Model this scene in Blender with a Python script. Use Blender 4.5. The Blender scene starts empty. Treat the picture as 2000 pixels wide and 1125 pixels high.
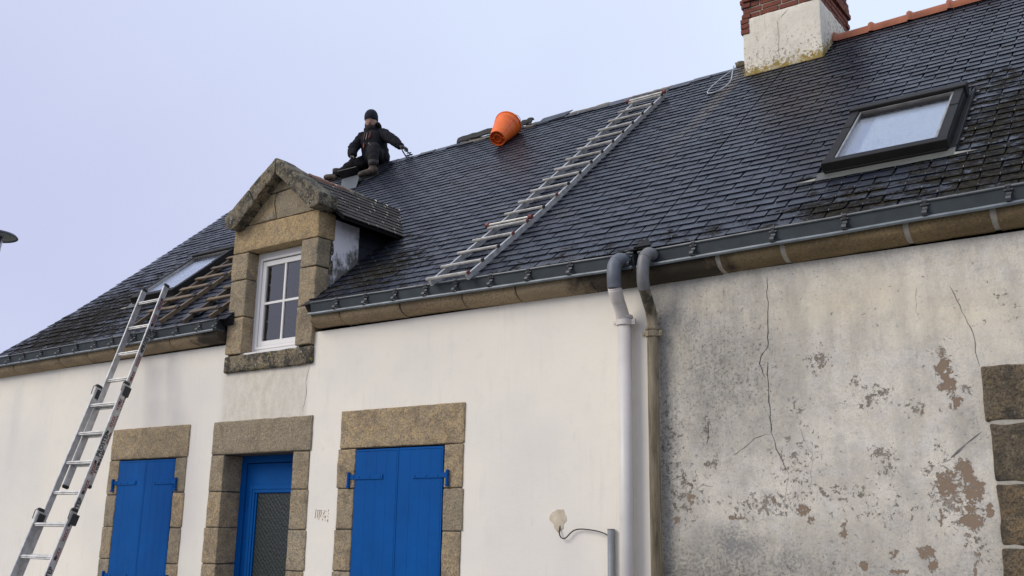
import bpy, bmesh, math, random
import numpy as np
from mathutils import Vector, Matrix, noise as mnoise
random.seed(7)
rad = math.radians
S = bpy.context.scene
COL = S.collection

# ------------------------------------------------------------------ camera, sky, sun, exposure
CAM_LOC = Vector((0.0, -7.0, 1.6))
right = Vector((0.81219207, 0.5831852, 0.01546162))
up = Vector((0.12588456, -0.20107282, 0.97145396))
fwd = Vector((-0.56964648, 0.78706083, 0.23672376))
cam_d = bpy.data.cameras.new('camera')
cam = bpy.data.objects.new('camera', cam_d)
COL.objects.link(cam)
M = Matrix((right, up, -fwd)).transposed().to_4x4()
M.translation = CAM_LOC
cam.matrix_world = M
cam_d.sensor_width = 36.0
cam_d.lens = 35.22
cam_d.clip_start = 0.05
cam_d.clip_end = 2000
S.camera = cam

SUN_DIR = Vector((-0.50, -0.66, 0.56)).normalized()      # towards the sun
world = bpy.data.worlds.new('World')
S.world = world
world.use_nodes = True
wt = world.node_tree
wt.nodes.clear()
wo = wt.nodes.new('ShaderNodeOutputWorld')
bg = wt.nodes.new('ShaderNodeBackground')
bg.inputs[1].default_value = 0.10
sky = wt.nodes.new('ShaderNodeTexSky')
sky.sky_type = 'NISHITA'
sky.sun_disc = False
sky.sun_elevation = math.asin(SUN_DIR.z)
sky.sun_rotation = math.atan2(SUN_DIR.x, SUN_DIR.y)
sky.air_density = 1.0
sky.dust_density = 2.0
tc = wt.nodes.new('ShaderNodeTexCoord')
dt = wt.nodes.new('ShaderNodeVectorMath'); dt.operation = 'DOT_PRODUCT'
dt.inputs[1].default_value = Vector((0.35, 0.62, 0.70)).normalized()
mr = wt.nodes.new('ShaderNodeMapRange')
mr.inputs[1].default_value = 0.15; mr.inputs[2].default_value = 0.85
nz = wt.nodes.new('ShaderNodeTexNoise'); nz.inputs['Scale'].default_value = 2.2; nz.inputs['Detail'].default_value = 5
ad = wt.nodes.new('ShaderNodeMath'); ad.operation = 'MULTIPLY_ADD'; ad.inputs[1].default_value = 0.7
cm = wt.nodes.new('ShaderNodeMix'); cm.data_type = 'RGBA'
cm.inputs['A'].default_value = (4.75, 5.05, 6.95, 1)
cm.inputs['B'].default_value = (6.35, 7.15, 8.7, 1)
mx = wt.nodes.new('ShaderNodeMix'); mx.data_type = 'RGBA'
mx.inputs['Factor'].default_value = 0.92
L = wt.links.new
L(tc.outputs['Generated'], dt.inputs[0]); L(dt.outputs['Value'], mr.inputs[0])
L(tc.outputs['Generated'], nz.inputs['Vector'])
sb = wt.nodes.new('ShaderNodeMath'); sb.operation = 'SUBTRACT'; sb.inputs[1].default_value = 0.5
L(nz.outputs['Fac'], sb.inputs[0]); L(sb.outputs[0], ad.inputs[0]); L(mr.outputs[0], ad.inputs[2])
L(ad.outputs[0], cm.inputs['Factor'])
L(sky.outputs[0], mx.inputs['A']); L(cm.outputs['Result'], mx.inputs['B'])
L(mx.outputs['Result'], bg.inputs[0]); L(bg.outputs[0], wo.inputs[0])

sd = bpy.data.lights.new('sun', 'SUN')
sd.energy = 1.4
sd.angle = rad(32)
sd.color = (1.0, 0.92, 0.80)
sun = bpy.data.objects.new('sun', sd)
COL.objects.link(sun)
sun.rotation_euler = SUN_DIR.to_track_quat('Z', 'Y').to_euler()
sun.location = (-6, -6, 12)

S.view_settings.view_transform = 'Standard'
S.view_settings.look = 'None'
S.view_settings.exposure = 0.36
S.view_settings.gamma = 1.0
S.view_settings.use_curve_mapping = False

# ------------------------------------------------------------------ helpers
class MB:
    """collects geometry for ONE mesh"""
    def __init__(s): s.v = []; s.f = []
    def add(s, vs, fs):
        b = len(s.v); s.v += [tuple(p) for p in vs]; s.f += [tuple(i + b for i in f) for f in fs]
    def box(s, x0, x1, y0, y1, z0, z1, skip=()):
        vs = [(x0,y0,z0),(x1,y0,z0),(x1,y1,z0),(x0,y1,z0),(x0,y0,z1),(x1,y0,z1),(x1,y1,z1),(x0,y1,z1)]
        fs = [(0,3,2,1),(4,5,6,7),(0,1,5,4),(1,2,6,5),(2,3,7,6),(3,0,4,7)]
        s.add(vs, [f for i, f in enumerate(fs) if i not in skip])
    def obox(s, c, ax, ay, az):
        """oriented box: centre, three half-extent vectors"""
        c, ax, ay, az = map(Vector, (c, ax, ay, az))
        vs = [c - ax - ay - az, c + ax - ay - az, c + ax + ay - az, c - ax + ay - az,
              c - ax - ay + az, c + ax - ay + az, c + ax + ay + az, c - ax + ay + az]
        s.add(vs, [(0,3,2,1),(4,5,6,7),(0,1,5,4),(1,2,6,5),(2,3,7,6),(3,0,4,7)])
    def bar(s, a, b, w, h, upv=(0, 0, 1)):
        """rectangular bar from a to b: w across, h along upv"""
        a, b, u = Vector(a), Vector(b), Vector(upv)
        d = (b - a); t = d.normalized(); sd = t.cross(u).normalized(); u2 = sd.cross(t).normalized()
        s.obox((a + b) / 2, d / 2, sd * w / 2, u2 * h / 2)
    def prism(s, poly, fn, d0, d1):
        """2D polygon extruded: fn(u, v, d) -> 3D"""
        n = len(poly)
        vs = [fn(u, v, d0) for u, v in poly] + [fn(u, v, d1) for u, v in poly]
        fs = [tuple(range(n)), tuple(range(2 * n - 1, n - 1, -1))]
        for i in range(n):
            j = (i + 1) % n
            fs.append((i, i + n, j + n, j))
        s.add(vs, fs)
    def tube(s, pts, r, seg=10, caps=True, flat=1.0):
        pts = [Vector(p) for p in pts]
        n = len(pts); rr = r if isinstance(r, (list, tuple)) else [r] * n
        prev = None; vs = []
        for i, p in enumerate(pts):
            t = ((pts[min(i + 1, n - 1)] - pts[max(i - 1, 0)])).normalized()
            if prev is None:
                a = Vector((0, 0, 1)) if abs(t.z) < .9 else Vector((1, 0, 0))
                u = t.cross(a).normalized()
            else:
                u = (prev - t * prev.dot(t)).normalized()
            prev = u; w = t.cross(u)
            for k in range(seg):
                q = 2 * math.pi * k / seg
                vs.append(p + u * math.cos(q) * rr[i] + w * math.sin(q) * rr[i] * flat)
        fs = []
        for i in range(n - 1):
            for k in range(seg):
                a = i * seg + k; b = i * seg + (k + 1) % seg
                fs.append((a, b, b + seg, a + seg))
        if caps:
            fs.append(tuple(range(seg - 1, -1, -1))); fs.append(tuple(range((n - 1) * seg, n * seg)))
        s.add(vs, fs)
    def lathe(s, c, axis, prof, seg=32, closed=False):
        """prof: (distance along the axis, radius)"""
        c = Vector(c); t = Vector(axis).normalized()
        a = Vector((0, 0, 1)) if abs(t.z) < .9 else Vector((1, 0, 0))
        u = t.cross(a).normalized(); w = t.cross(u)
        vs = []
        for d, r in prof:
            for k in range(seg):
                q = 2 * math.pi * k / seg
                vs.append(c + t * d + (u * math.cos(q) + w * math.sin(q)) * r)
        fs = []
        for i in range(len(prof) - 1):
            for k in range(seg):
                a_ = i * seg + k; b_ = i * seg + (k + 1) % seg
                fs.append((a_, b_, b_ + seg, a_ + seg))
        s.add(vs, fs)
    def mesh(s, name, smooth=False):
        m = bpy.data.meshes.new(name)
        m.from_pydata(s.v, [], s.f)
        bm = bmesh.new(); bm.from_mesh(m)
        bmesh.ops.recalc_face_normals(bm, faces=bm.faces)
        bm.to_mesh(m); bm.free()
        if smooth:
            for p in m.polygons: p.use_smooth = True
        m.update()
        return m

def link(name, me, mat, parent=None):
    o = bpy.data.objects.new(name, me)
    if mat is not None and me is not None and not me.materials: me.materials.append(mat)
    COL.objects.link(o)
    if parent is not None: o.parent = parent
    return o
def obj(name, mb, mat, parent=None, smooth=False):
    return link(name, mb.mesh(name, smooth), mat, parent)
def autosmooth(o, ang=40):
    me = o.data
    me.polygons.foreach_set('use_smooth', [True] * len(me.polygons))
    try: me.set_sharp_from_angle(angle=rad(ang))
    except Exception: pass
    return o
def thing(name, label, cat, loc=(0, 0, 0), group=None):
    o = bpy.data.objects.new(name, None)
    o.empty_display_size = .1
    COL.objects.link(o); o.location = loc
    o['label'] = label; o['category'] = cat
    if group: o['group'] = group
    return o
def tag(o, label, cat, group=None):
    o['label'] = label; o['category'] = cat
    if group: o['group'] = group
    return o
def kind(o, k): o['kind'] = k; return o

def rock(name, lo, hi, mat, parent, r=.012, amp=.004, step=.05, seed=0, shear=None, warp=None):
    """a hewn stone: rounded box with an uneven skin"""
    lo, hi = Vector(lo), Vector(hi)
    def axis(a, b):
        L_ = b - a
        n = max(1, int(round((L_ - 2 * r) / step)))
        g = [a, a + r * .35, a + r] + [a + r + (L_ - 2 * r) * k / n for k in range(1, n)] + [b - r, b - r * .35, b]
        return g
    X, Y, Z = axis(lo.x, hi.x), axis(lo.y, hi.y), axis(lo.z, hi.z)
    idx = {}; vs = []; fs = []
    def vid(i, j, k):
        key = (i, j, k)
        if key not in idx:
            p = Vector((X[i], Y[j], Z[k]))
            q = Vector((min(max(p.x, lo.x + r), hi.x - r), min(max(p.y, lo.y + r), hi.y - r), min(max(p.z, lo.z + r), hi.z - r)))
            d = p - q
            if d.length > 1e-9: p = q + d.normalized() * r
            nv = mnoise.noise_vector(p * 9 + Vector((seed * 3.1, seed, 0)))
            nv2 = mnoise.noise_vector(p * 24 + Vector((seed, seed * 1.7, 5)))
            p = p + nv * amp + nv2 * amp * .5
            if warp: p = warp(p)
            idx[key] = len(vs); vs.append(p)
        return idx[key]
    nx, ny, nz_ = len(X) - 1, len(Y) - 1, len(Z) - 1
    for i in range(nx):
        for j in range(ny):
            fs.append((vid(i,j,0), vid(i,j+1,0), vid(i+1,j+1,0), vid(i+1,j,0)))
            fs.append((vid(i,j,nz_), vid(i+1,j,nz_), vid(i+1,j+1,nz_), vid(i,j+1,nz_)))
    for i in range(nx):
        for k in range(nz_):
            fs.append((vid(i,0,k), vid(i+1,0,k), vid(i+1,0,k+1), vid(i,0,k+1)))
            fs.append((vid(i,ny,k), vid(i,ny,k+1), vid(i+1,ny,k+1), vid(i+1,ny,k)))
    for j in range(ny):
        for k in range(nz_):
            fs.append((vid(0,j,k), vid(0,j,k+1), vid(0,j+1,k+1), vid(0,j+1,k)))
            fs.append((vid(nx,j,k), vid(nx,j+1,k), vid(nx,j+1,k+1), vid(nx,j,k+1)))
    me = bpy.data.meshes.new(name)
    me.from_pydata(vs, [], fs)
    me.polygons.foreach_set('use_smooth', [True] * len(fs))
    return link(name, me, mat, parent)

def polyrock(name, poly, y0, y1, mat, parent, amp=.004, seed=0, r=.01):
    """polygonal hewn stone in the x-z plane, y0 (front) to y1 (back)"""
    bm = bmesh.new()
    f = [bm.verts.new((x, y0, z)) for x, z in poly]
    b = [bm.verts.new((x, y1, z)) for x, z in poly]
    bm.faces.new(f); bm.faces.new(b[::-1])
    n = len(poly)
    for i in range(n):
        j = (i + 1) % n
        bm.faces.new((f[i], b[i], b[j], f[j]))
    bmesh.ops.recalc_face_normals(bm, faces=bm.faces)
    bmesh.ops.bevel(bm, geom=list(bm.edges), offset=r, segments=2, affect='EDGES', profile=.6)
    bmesh.ops.triangulate(bm, faces=[q for q in bm.faces if len(q.verts) > 4])
    for _ in range(3):
        es = [e for e in bm.edges if e.calc_length() > .09]
        if not es: break
        bmesh.ops.subdivide_edges(bm, edges=es, cuts=1)
        bmesh.ops.triangulate(bm, faces=[q for q in bm.faces if len(q.verts) > 4])
    for v in bm.verts:
        v.co += mnoise.noise_vector(v.co * 9 + Vector((seed, seed * 2, 0))) * amp + mnoise.noise_vector(v.co * 22) * amp * .4
    me = bpy.data.meshes.new(name); bm.to_mesh(me); bm.free()
    me.polygons.foreach_set('use_smooth', [True] * len(me.polygons))
    try: me.set_sharp_from_angle(angle=rad(45))
    except Exception: pass
    return link(name, me, mat, parent)

# ------------------------------------------------------------------ materials
class NT:
    def __init__(s, name):
        s.m = bpy.data.materials.new(name); s.m.use_nodes = True
        s.t = s.m.node_tree; s.b = s.t.nodes['Principled BSDF']
        s.geo = s.t.nodes.new('ShaderNodeNewGeometry'); s.P = s.geo.outputs['Position']
    def n(s, ty, op=None, **kw):
        d = s.t.nodes.new(ty)
        if op: d.operation = op
        for k, v in kw.items():
            k2 = int(k[1:]) if k[0] == 'i' and k[1:].isdigit() else k.replace('_', ' ')
            s.set(d.inputs[k2], v)
        return d
    def set(s, inp, v):
        if isinstance(v, bpy.types.NodeSocket): s.t.links.new(v, inp)
        else:
            if inp.type == 'RGBA' and isinstance(v, (tuple, list)) and len(v) == 3: v = (*v, 1)
            inp.default_value = v
    def math(s, op, a, b=0.0, c=None, clamp=False):
        d = s.n('ShaderNodeMath', op, i0=a, i1=b)
        if c is not None: s.set(d.inputs[2], c)
        d.use_clamp = clamp
        return d.outputs[0]
    def noise(s, scale, detail=4, rough=.55, vec=None, dist=0.0, sc=None):
        v = vec or s.P
        if sc: v = s.n('ShaderNodeVectorMath', 'MULTIPLY', i0=v, i1=sc).outputs[0]
        d = s.n('ShaderNodeTexNoise', Vector=v, Scale=scale, Detail=detail, Roughness=rough, Distortion=dist)
        return d.outputs['Fac']
    def ramp(s, f, a, b, lo=0.0, hi=1.0):
        d = s.n('ShaderNodeMapRange', i0=f, i1=a, i2=b, i3=lo, i4=hi); d.clamp = True
        return d.outputs[0]
    def mix(s, f, a, b, bt='MIX'):
        d = s.t.nodes.new('ShaderNodeMix'); d.data_type = 'RGBA'; d.blend_type = bt
        s.set(d.inputs['Factor'], f); s.set(d.inputs['A'], a); s.set(d.inputs['B'], b)
        return d.outputs['Result']
    def attr(s, name):
        d = s.t.nodes.new('ShaderNodeAttribute'); d.attribute_name = name
        return d.outputs['Fac']
    def rnd(s):
        return s.n('ShaderNodeObjectInfo').outputs['Random']
    def bump(s, h, strength=.3, dist=.01):
        d = s.n('ShaderNodeBump', Height=h, Strength=strength, Distance=dist)
        if s.b.inputs['Normal'].links: s.t.links.new(s.b.inputs['Normal'].links[0].from_socket, d.inputs['Normal'])
        s.t.links.new(d.outputs[0], s.b.inputs['Normal'])
    def blobs(s, L_, soft=1.0):
        """sum of soft round patches at world places (x, y, z, radius, weight)"""
        out = None
        for x, y, z, r, w in L_:
            d = s.n('ShaderNodeVectorMath', 'DISTANCE', i0=s.P, i1=(x, y, z)).outputs['Value']
            q = s.ramp(d, r * .2, r, w, 0.0)
            out = q if out is None else s.math('MAXIMUM', out, q)
        return out
    def out(s, color, rough=.6, metal=0.0, spec=None):
        s.set(s.b.inputs['Base Color'], color); s.set(s.b.inputs['Roughness'], rough)
        s.set(s.b.inputs['Metallic'], metal)
        if spec is not None: s.set(s.b.inputs['Specular IOR Level'], spec)
        return s.m

AN = 0.702896; CA, SA = math.cos(AN), math.sin(AN)
E0 = Vector((0, -.07, 3.87))
def RP(x, s, h=0.0): return Vector((x, -.07 + s * CA - h * SA, 3.87 + s * SA + h * CA))
RU = Vector((0, CA, SA)); RN = Vector((0, -SA, CA)); RX = Vector((1, 0, 0))

def m_granite(name, base, dark, lichen=0.0, grime=.25, warm=0.0):
    t = NT(name)
    big = t.noise(3.2, 4); mid = t.noise(14, 5, .6); fine = t.noise(95, 3, .7)
    c = t.mix(t.ramp(big, .3, .72), base, tuple(b * k for b, k in zip(base, (.66, .62, .60))))
    c = t.mix(t.ramp(mid, .42, .72), c, tuple(b * k for b, k in zip(base, (1.35, 1.22, .95))))
    c = t.mix(t.math('MULTIPLY', t.rnd(), .9), c, tuple(b * k for b, k in zip(base, (.66, .72, .80))))
    vo = t.n('ShaderNodeTexVoronoi', Vector=t.P, Scale=130.0).outputs['Distance']
    c = t.mix(t.ramp(t.noise(48, 3, .8), .48, .60, 0, .72), c, dark)
    c = t.mix(t.ramp(t.noise(55, 3, .8, sc=(1, 1.3, .9)), .56, .68, 0, .5), c, tuple(min(1, b * 1.75) for b in base))
    c = t.mix(t.ramp(fine, .50, .66, 0, .6), c, dark)
    c = t.mix(t.ramp(vo, .0, .28, .35, 0), c, (.62, .54, .42))
    g = t.math('MULTIPLY', t.ramp(t.noise(5, 6, .65, dist=.6), .5, .66), grime)
    c = t.mix(g, c, (.045, .04, .03))
    if lichen > 0:
        l = t.math('MULTIPLY', t.ramp(t.noise(9, 7, .74, dist=.4), .48, .55), lichen)
        c = t.mix(l, c, (.055, .05, .035))
        l2 = t.math('MULTIPLY', t.ramp(t.noise(26, 4, .6, dist=.3), .62, .66), lichen)
        c = t.mix(l2, c, (.36, .37, .28))
        l3 = t.math('MULTIPLY', t.ramp(t.noise(16, 4, .6), .66, .70), lichen)
        c = t.mix(l3, c, (.28, .24, .05))
    t.bump(t.noise(50, 4, .75), 1.0, .016); t.bump(mid, .7, .02)
    return t.out(c, .88)

MAT = {}
MAT['granite'] = m_granite('granite', (.50, .40, .25), (.19, .14, .085), grime=.35)
MAT['granite_grey'] = m_granite('granite_grey', (.45, .38, .265), (.17, .14, .095), grime=.4)
MAT['granite_ochre'] = m_granite('granite_ochre', (.58, .435, .235), (.22, .155, .08), grime=.25)
MAT['granite_mossy'] = m_granite('granite_mossy', (.31, .26, .17), (.055, .045, .03), lichen=1.0, grime=1.0)
MAT['granite_brown'] = m_granite('granite_brown', (.24, .18, .105), (.035, .027, .018), lichen=.25, grime=1.0)
def m_cornice(name, base, blackfrom=None):
    t = NT(name)
    c = t.mix(t.ramp(t.noise(6, 5, sc=(.4, 1, 1)), .35, .7), base, tuple(b * .6 for b in base))
    c = t.mix(t.ramp(t.noise(52, 3, .8), .48, .64, 0, .65), c, (.09, .065, .04))
    c = t.mix(t.ramp(t.noise(47, 3, .8), .58, .68, 0, .5), c, tuple(min(1, b * 1.7) for b in base))
    c = t.mix(t.math('MULTIPLY', t.rnd(), .5), c, tuple(b * k for b, k in zip(base, (.72, .78, .85))))
    w = t.blobs([(-3.75, -.1, 3.6, 1.0, 1.0), (-3.4, -.1, 3.6, .8, .9), (-9.0, -.1, 3.6, .7, .8), (-3.95, -.1, 3.6, .5, .6)])
    f = t.ramp(t.math('ADD', w, t.math('MULTIPLY', t.noise(9, 5), .9)), .85, 1.15, 0, .88)
    c = t.mix(f, c, (.022, .018, .012))
    t.bump(t.noise(70, 4, .7), .8, .008); t.bump(t.noise(12, 4), .7, .02)
    return t.out(c, .9)
MAT['cornice'] = m_cornice('cornice_stone', (.40, .295, .17))
MAT['cornice_old'] = m_cornice('cornice_stone_old', (.28, .20, .095))

def m_mortar():
    t = NT('lime_mortar')
    c = t.mix(t.noise(30, 4), (.50, .47, .40), (.32, .29, .23))
    t.bump(t.noise(60, 4), .6, .006)
    return t.out(c, .9)
MAT['mortar'] = m_mortar()
def m_joint():
    t = NT('stone_joint')
    c = t.mix(t.noise(40, 4), (.10, .085, .065), (.045, .038, .03))
    t.bump(t.noise(60, 4), .6, .01)
    return t.out(c, .95)
MAT['joint'] = m_joint()

def m_white_wall():
    t = NT('cream_render')
    big = t.noise(1.1, 4); med = t.noise(6, 5, .6)
    base = t.mix(t.ramp(big, .3, .7), (.90, .85, .71), (.865, .82, .70))
    base = t.mix(t.ramp(med, .55, .8, 0, .35), base, (.70, .66, .61))
    st = t.noise(3.0, 5, .6, sc=(7, 1, .55))
    c = t.mix(t.math('MULTIPLY', t.ramp(st, .52, .75), t.ramp(t.noise(1.3, 2), .42, .65, 0, .30)), base, (.52, .50, .47))
    # rain-washed sill stain under the dormer; grey marks, painted ladder and pipe shadows
    tan = t.attr('tan')
    c = t.mix(t.math('MULTIPLY', tan, t.ramp(t.noise(10, 6, .7, sc=(1, 1, .6)), .35, .6, .45, 1)), c, (.56, .51, .40))
    c = t.mix(t.math('MULTIPLY', t.math('MULTIPLY', tan, t.ramp(t.noise(46, 4, .7), .56, .66)), .5), c, (.24, .22, .17))
    gr = t.attr('grey')
    c = t.mix(t.math('MULTIPLY', gr, .55), c, (.50, .495, .49))
    c = t.mix(t.ramp(t.noise(34, 3, .8), .70, .76, 0, .35), c, (.38, .35, .31))
    c = t.mix(t.ramp(t.noise(.55, 3, .5), .40, .62, 0, .5), c, (.735, .70, .645))
    c = t.mix(t.math('MULTIPLY', t.ramp(t.noise(5.5, 7, .75, sc=(2.2, 1, .8)), .60, .72), .4), c, (.60, .575, .53))
    t.bump(t.noise(90, 3, .6), .25, .005); t.bump(t.noise(4, 6, .6), .25, .02)
    return t.out(c, .82)
MAT['white_wall'] = m_white_wall()

def m_old_wall():
    t = NT('weathered_render')
    peel, speck, grime, warm = t.attr('peel'), t.attr('speck'), t.attr('grime'), t.attr('warm')
    big = t.noise(1.6, 5, .6); med = t.noise(7, 6, .65); fine = t.noise(45, 4, .75); crumb = t.noise(22, 8, .76, dist=.25)
    base = t.mix(t.ramp(big, .32, .68), (.82, .77, .64), (.58, .54, .44))
    base = t.mix(t.ramp(med, .48, .70, 0, .6), base, (.72, .70, .66))
    base = t.mix(t.ramp(t.noise(13, 6, .7), .46, .66, 0, .6), base, (.47, .445, .385))
    base = t.mix(t.ramp(t.noise(75, 3, .8), .50, .66, 0, .6), base, (.42, .40, .345))
    base = t.mix(warm, base, t.mix(t.ramp(med, .35, .7), (.80, .73, .56), (.70, .63, .47)))
    # thin run-off streaks
    st = t.noise(2.6, 6, .7, sc=(11, 1, .7))
    c = t.mix(t.math('MULTIPLY', t.ramp(st, .50, .68), t.attr('streak')), base, (.27, .255, .225))
    bg_ = t.math('MULTIPLY', t.attr('soot'), t.ramp(t.noise(2.4, 7, .68, sc=(2.2, 1, .6)),   .30, .60, .42, 1))
    c = t.mix(t.math('MULTIPLY', bg_, .92), c, t.mix(t.ramp(t.noise(11, 7, .75), .42, .58), (.34, .32, .26), (.095, .09, .075)))
    dots = t.ramp(t.math('ADD', t.noise(42, 4, .8), t.math('MULTIPLY', t.attr('soot'), .15)), .635, .67)
    c = t.mix(t.math('MULTIPLY', dots, .7), c, (.11, .10, .08))
    # lichen and soot: broken grey spots gathered into clouds
    gs = t.math('ADD', t.math('MULTIPLY', fine, .75), t.math('MULTIPLY', med, .45))
    gth = t.ramp(t.math('ADD', gs, t.math('MULTIPLY', grime, .24)), .66, .82)
    c = t.mix(t.math('MULTIPLY', gth, t.math('MINIMUM', t.math('MULTIPLY', grime, 1.6), .9)), c, (.16, .158, .145))
    c = t.mix(t.math('MULTIPLY', t.math('MULTIPLY', grime, .5), t.ramp(med, .35, .6)), c, (.30, .295, .28))
    # pitted dark specks
    sp = t.ramp(t.math('ADD', crumb, t.math('MULTIPLY', speck, .18)), .628, .650)
    c = t.mix(t.math('MULTIPLY', sp, .85), c, t.mix(t.ramp(med, .4, .6), (.13, .11, .085), (.22, .165, .12)))
    gl = t.ramp(t.math('ADD', t.noise(2.3, 5, .6), t.math('MULTIPLY', fine, .5)), .74, .95, 0, .40)
    c = t.mix(gl, c, (.30, .285, .245))
    s2 = t.ramp(t.math('ADD', t.noise(70, 3, .8), t.math('MULTIPLY', speck, .16)), .66, .70)
    c = t.mix(t.math('MULTIPLY', s2, .75), c, (.20, .175, .13))
    s3 = t.math('MULTIPLY', t.ramp(t.noise(1.9, 5, .65, sc=(2.6, 1, .6)), .47, .68), .42)
    c = t.mix(s3, c, t.mix(med, (.40, .37, .29), (.28, .27, .245)))
    # missing skin of paint: brown undercoat, crisp ragged edge
    q = t.math('ADD', t.math('MULTIPLY', crumb, 1.45), t.math('MULTIPLY', t.noise(8, 7, .78), .55))
    pe = t.ramp(t.math('ADD', q, t.math('MULTIPLY', peel, .42)), 1.285, 1.30)
    edge = t.ramp(t.math('ADD', q, t.math('MULTIPLY', peel, .42)), 1.25, 1.285)
    c = t.mix(t.math('MULTIPLY', edge, .6), c, (.68, .66, .62))
    c = t.mix(pe, c, t.mix(fine, (.29, .215, .145), (.21, .155, .105)))
    t.bump(fine, .35, .006); t.bump(med, .35, .02)
    h = t.math('MULTIPLY', t.math('MAXIMUM', pe, sp), -1.0)
    t.bump(h, .7, .012)
    return t.out(c, .88)
MAT['old_wall'] = m_old_wall()

def m_slate(name, dirty=True, cheek=False):
    t = NT(name)
    r = t.math('FRACT', t.math('ADD', t.attr('tone'), t.rnd()))
    c = t.mix(r, (.009, .011, .019), (.019, .024, .038))
    c = t.mix(t.ramp(t.math('FRACT', t.math('MULTIPLY', r, 7.3)), .90, .93, 0, .7), c, (.036, .038, .042))
    c = t.mix(t.ramp(t.noise(24, 5, .65), .5, .75, 0, .35), c, (.050, .053, .058))
    if cheek:
        t.bump(t.noise(30, 4), .3, .004)
        return t.out(c, .5)
    # dead lichen, algae and moss
    w = t.blobs([(-.9, *RP(0, 1.3)[1:], 1.3, 1.0), (-.9, *RP(0, .25)[1:], 1.5, 1.0), (-2.1, *RP(0, .02)[1:], .8, .85), (-1.15, *RP(0, 2.2)[1:], .9, .7), (-2.55, *RP(0, .7)[1:], .35, .5),
                 (-12.4, *RP(0, .5)[1:], 2.1, 1.0), (-11.4, *RP(0, .1)[1:], 1.2, .75), (-6.95, *RP(0, .5)[1:], .95, .85),
                 (-7.2, *RP(0, 1.2)[1:], .6, .6), (-2.3, *RP(0, 1.9)[1:], .35, .35)])
    sz0 = t.n('ShaderNodeSeparateXYZ', Vector=t.P).outputs[2]
    w = t.math('MAXIMUM', w, t.ramp(sz0, 3.82, 4.20, .50, 0))
    f = t.math('ADD', t.math('MULTIPLY', w, .22), t.noise(9, 8, .80, dist=.25, sc=(.7, 1, 1)))
    f = t.ramp(f, .625, .665)
    c = t.mix(t.math('MULTIPLY', f, .88), c, t.mix(t.ramp(t.noise(20, 4), .4, .65), (.010, .009, .007), (.036, .031, .018)))
    c = t.mix(t.math('MULTIPLY', t.math('MULTIPLY', f, t.ramp(t.noise(60, 3, .7), .60, .68)), .6), c, (.12, .115, .085))
    # brown wash running down from the chimney
    sep = t.n('ShaderNodeSeparateXYZ', Vector=t.P)
    dx = t.math('ABSOLUTE', t.math('ADD', sep.outputs[0], t.math('ADD', 4.36, t.math('MULTIPLY', t.math('SUBTRACT', t.noise(3, 3), .5), .14))))
    sx = t.ramp(dx, .02, .15, 1, 0); sz = t.ramp(sep.outputs[2], 5.1, 6.9, 0, .75)
    sx = t.math('MULTIPLY', sx, t.ramp(t.noise(8, 4), .3, .6, .35, 1))
    c = t.mix(t.math('MULTIPLY', sx, sz), c, (.16, .125, .085))
    w2 = t.blobs([(-7.1, *RP(0, 3.3)[1:], 1.0, .5), (-3.2, *RP(0, 3.0)[1:], 1.0, .3)])
    c = t.mix(w2, c, (.050, .038, .036))
    rg = t.math('ADD', t.ramp(t.noise(9, 5), .35, .7, .30, .48), t.math('MULTIPLY', f, .35))
    t.bump(t.noise(40, 5, .7), .35, .004); t.bump(f, .5, .006)
    return t.out(c, rg, spec=t.ramp(f, 0, 1, .40, .05))
MAT['slate'] = m_slate('wet_slate')
MAT['slate_cheek'] = m_slate('cheek_slate', cheek=True)
def m_slate_mossy():
    t = NT('mossy_slate')
    r = t.math('FRACT', t.math('ADD', t.attr('tone'), t.rnd()))
    c = t.mix(r, (.034, .028, .019), (.060, .050, .035))
    c = t.mix(t.ramp(t.noise(14, 6, .7, dist=.3), .45, .62, 0, .8), c, (.030, .026, .018))
    c = t.mix(t.ramp(t.noise(35, 5, .7), .6, .68, 0, .7), c, (.17, .16, .12))
    t.bump(t.noise(50, 5, .7), .7, .006)
    return t.out(c, .78)
MAT['slate_mossy'] = m_slate_mossy()

def m_plain(name, c1, c2=None, scale=8, rough=.5, metal=0.0, bump=.1, bscale=60, r2=None, spec=None):
    t = NT(name)
    c2 = c2 or tuple(k * .8 for k in c1)
    c = t.mix(t.ramp(t.noise(scale, 5, .6), .35, .7), c1, c2)
    if bump: t.bump(t.noise(bscale, 3), bump, .003)
    rr = rough if r2 is None else t.ramp(t.noise(scale * 1.7, 4), .3, .7, rough, r2)
    return t.out(c, rr, metal, spec)
MAT['zinc_dark'] = m_plain('weathered_zinc', (.060, .075, .080), (.038, .046, .050), 5, .42, .25, r2=.6, bump=.15)
MAT['zinc_light'] = m_plain('zinc_edge', (.20, .225, .235), (.12, .14, .15), 7, .38, .4, r2=.55)
MAT['zinc_bead'] = m_plain('zinc_bead', (.17, .18, .18), (.10, .11, .11), 9, .4, .4)
MAT['zinc_hook'] = m_plain('zinc_hook', (.10, .105, .11), (.05, .05, .052), 15, .5, .4)
MAT['zinc_blue'] = m_plain('zinc_elbow', (.18, .20, .225), (.12, .13, .145), 6, .45, .2, r2=.6)
MAT['elbow_grey'] = m_plain('grey_elbow', (.21, .21, .205), (.13, .13, .125), 9, .5, .15)
MAT['hook_steel'] = m_plain('slate_hook_steel', (.52, .52, .50), (.30, .29, .27), 30, .35, .7, bump=0)
MAT['hook_dull'] = m_plain('slate_hook_dull', (.30, .30, .29), (.12, .12, .12), 30, .5, .5, bump=0)
MAT['aluminium'] = m_plain('aluminium', (.60, .60, .58), (.36, .36, .34), 12, .38, .55, r2=.55, bump=.12)
MAT['aluminium_dull'] = m_plain('aluminium_dirty', (.68, .66, .60), (.42, .40, .35), 14, .5, .35, bump=.2)
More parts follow.
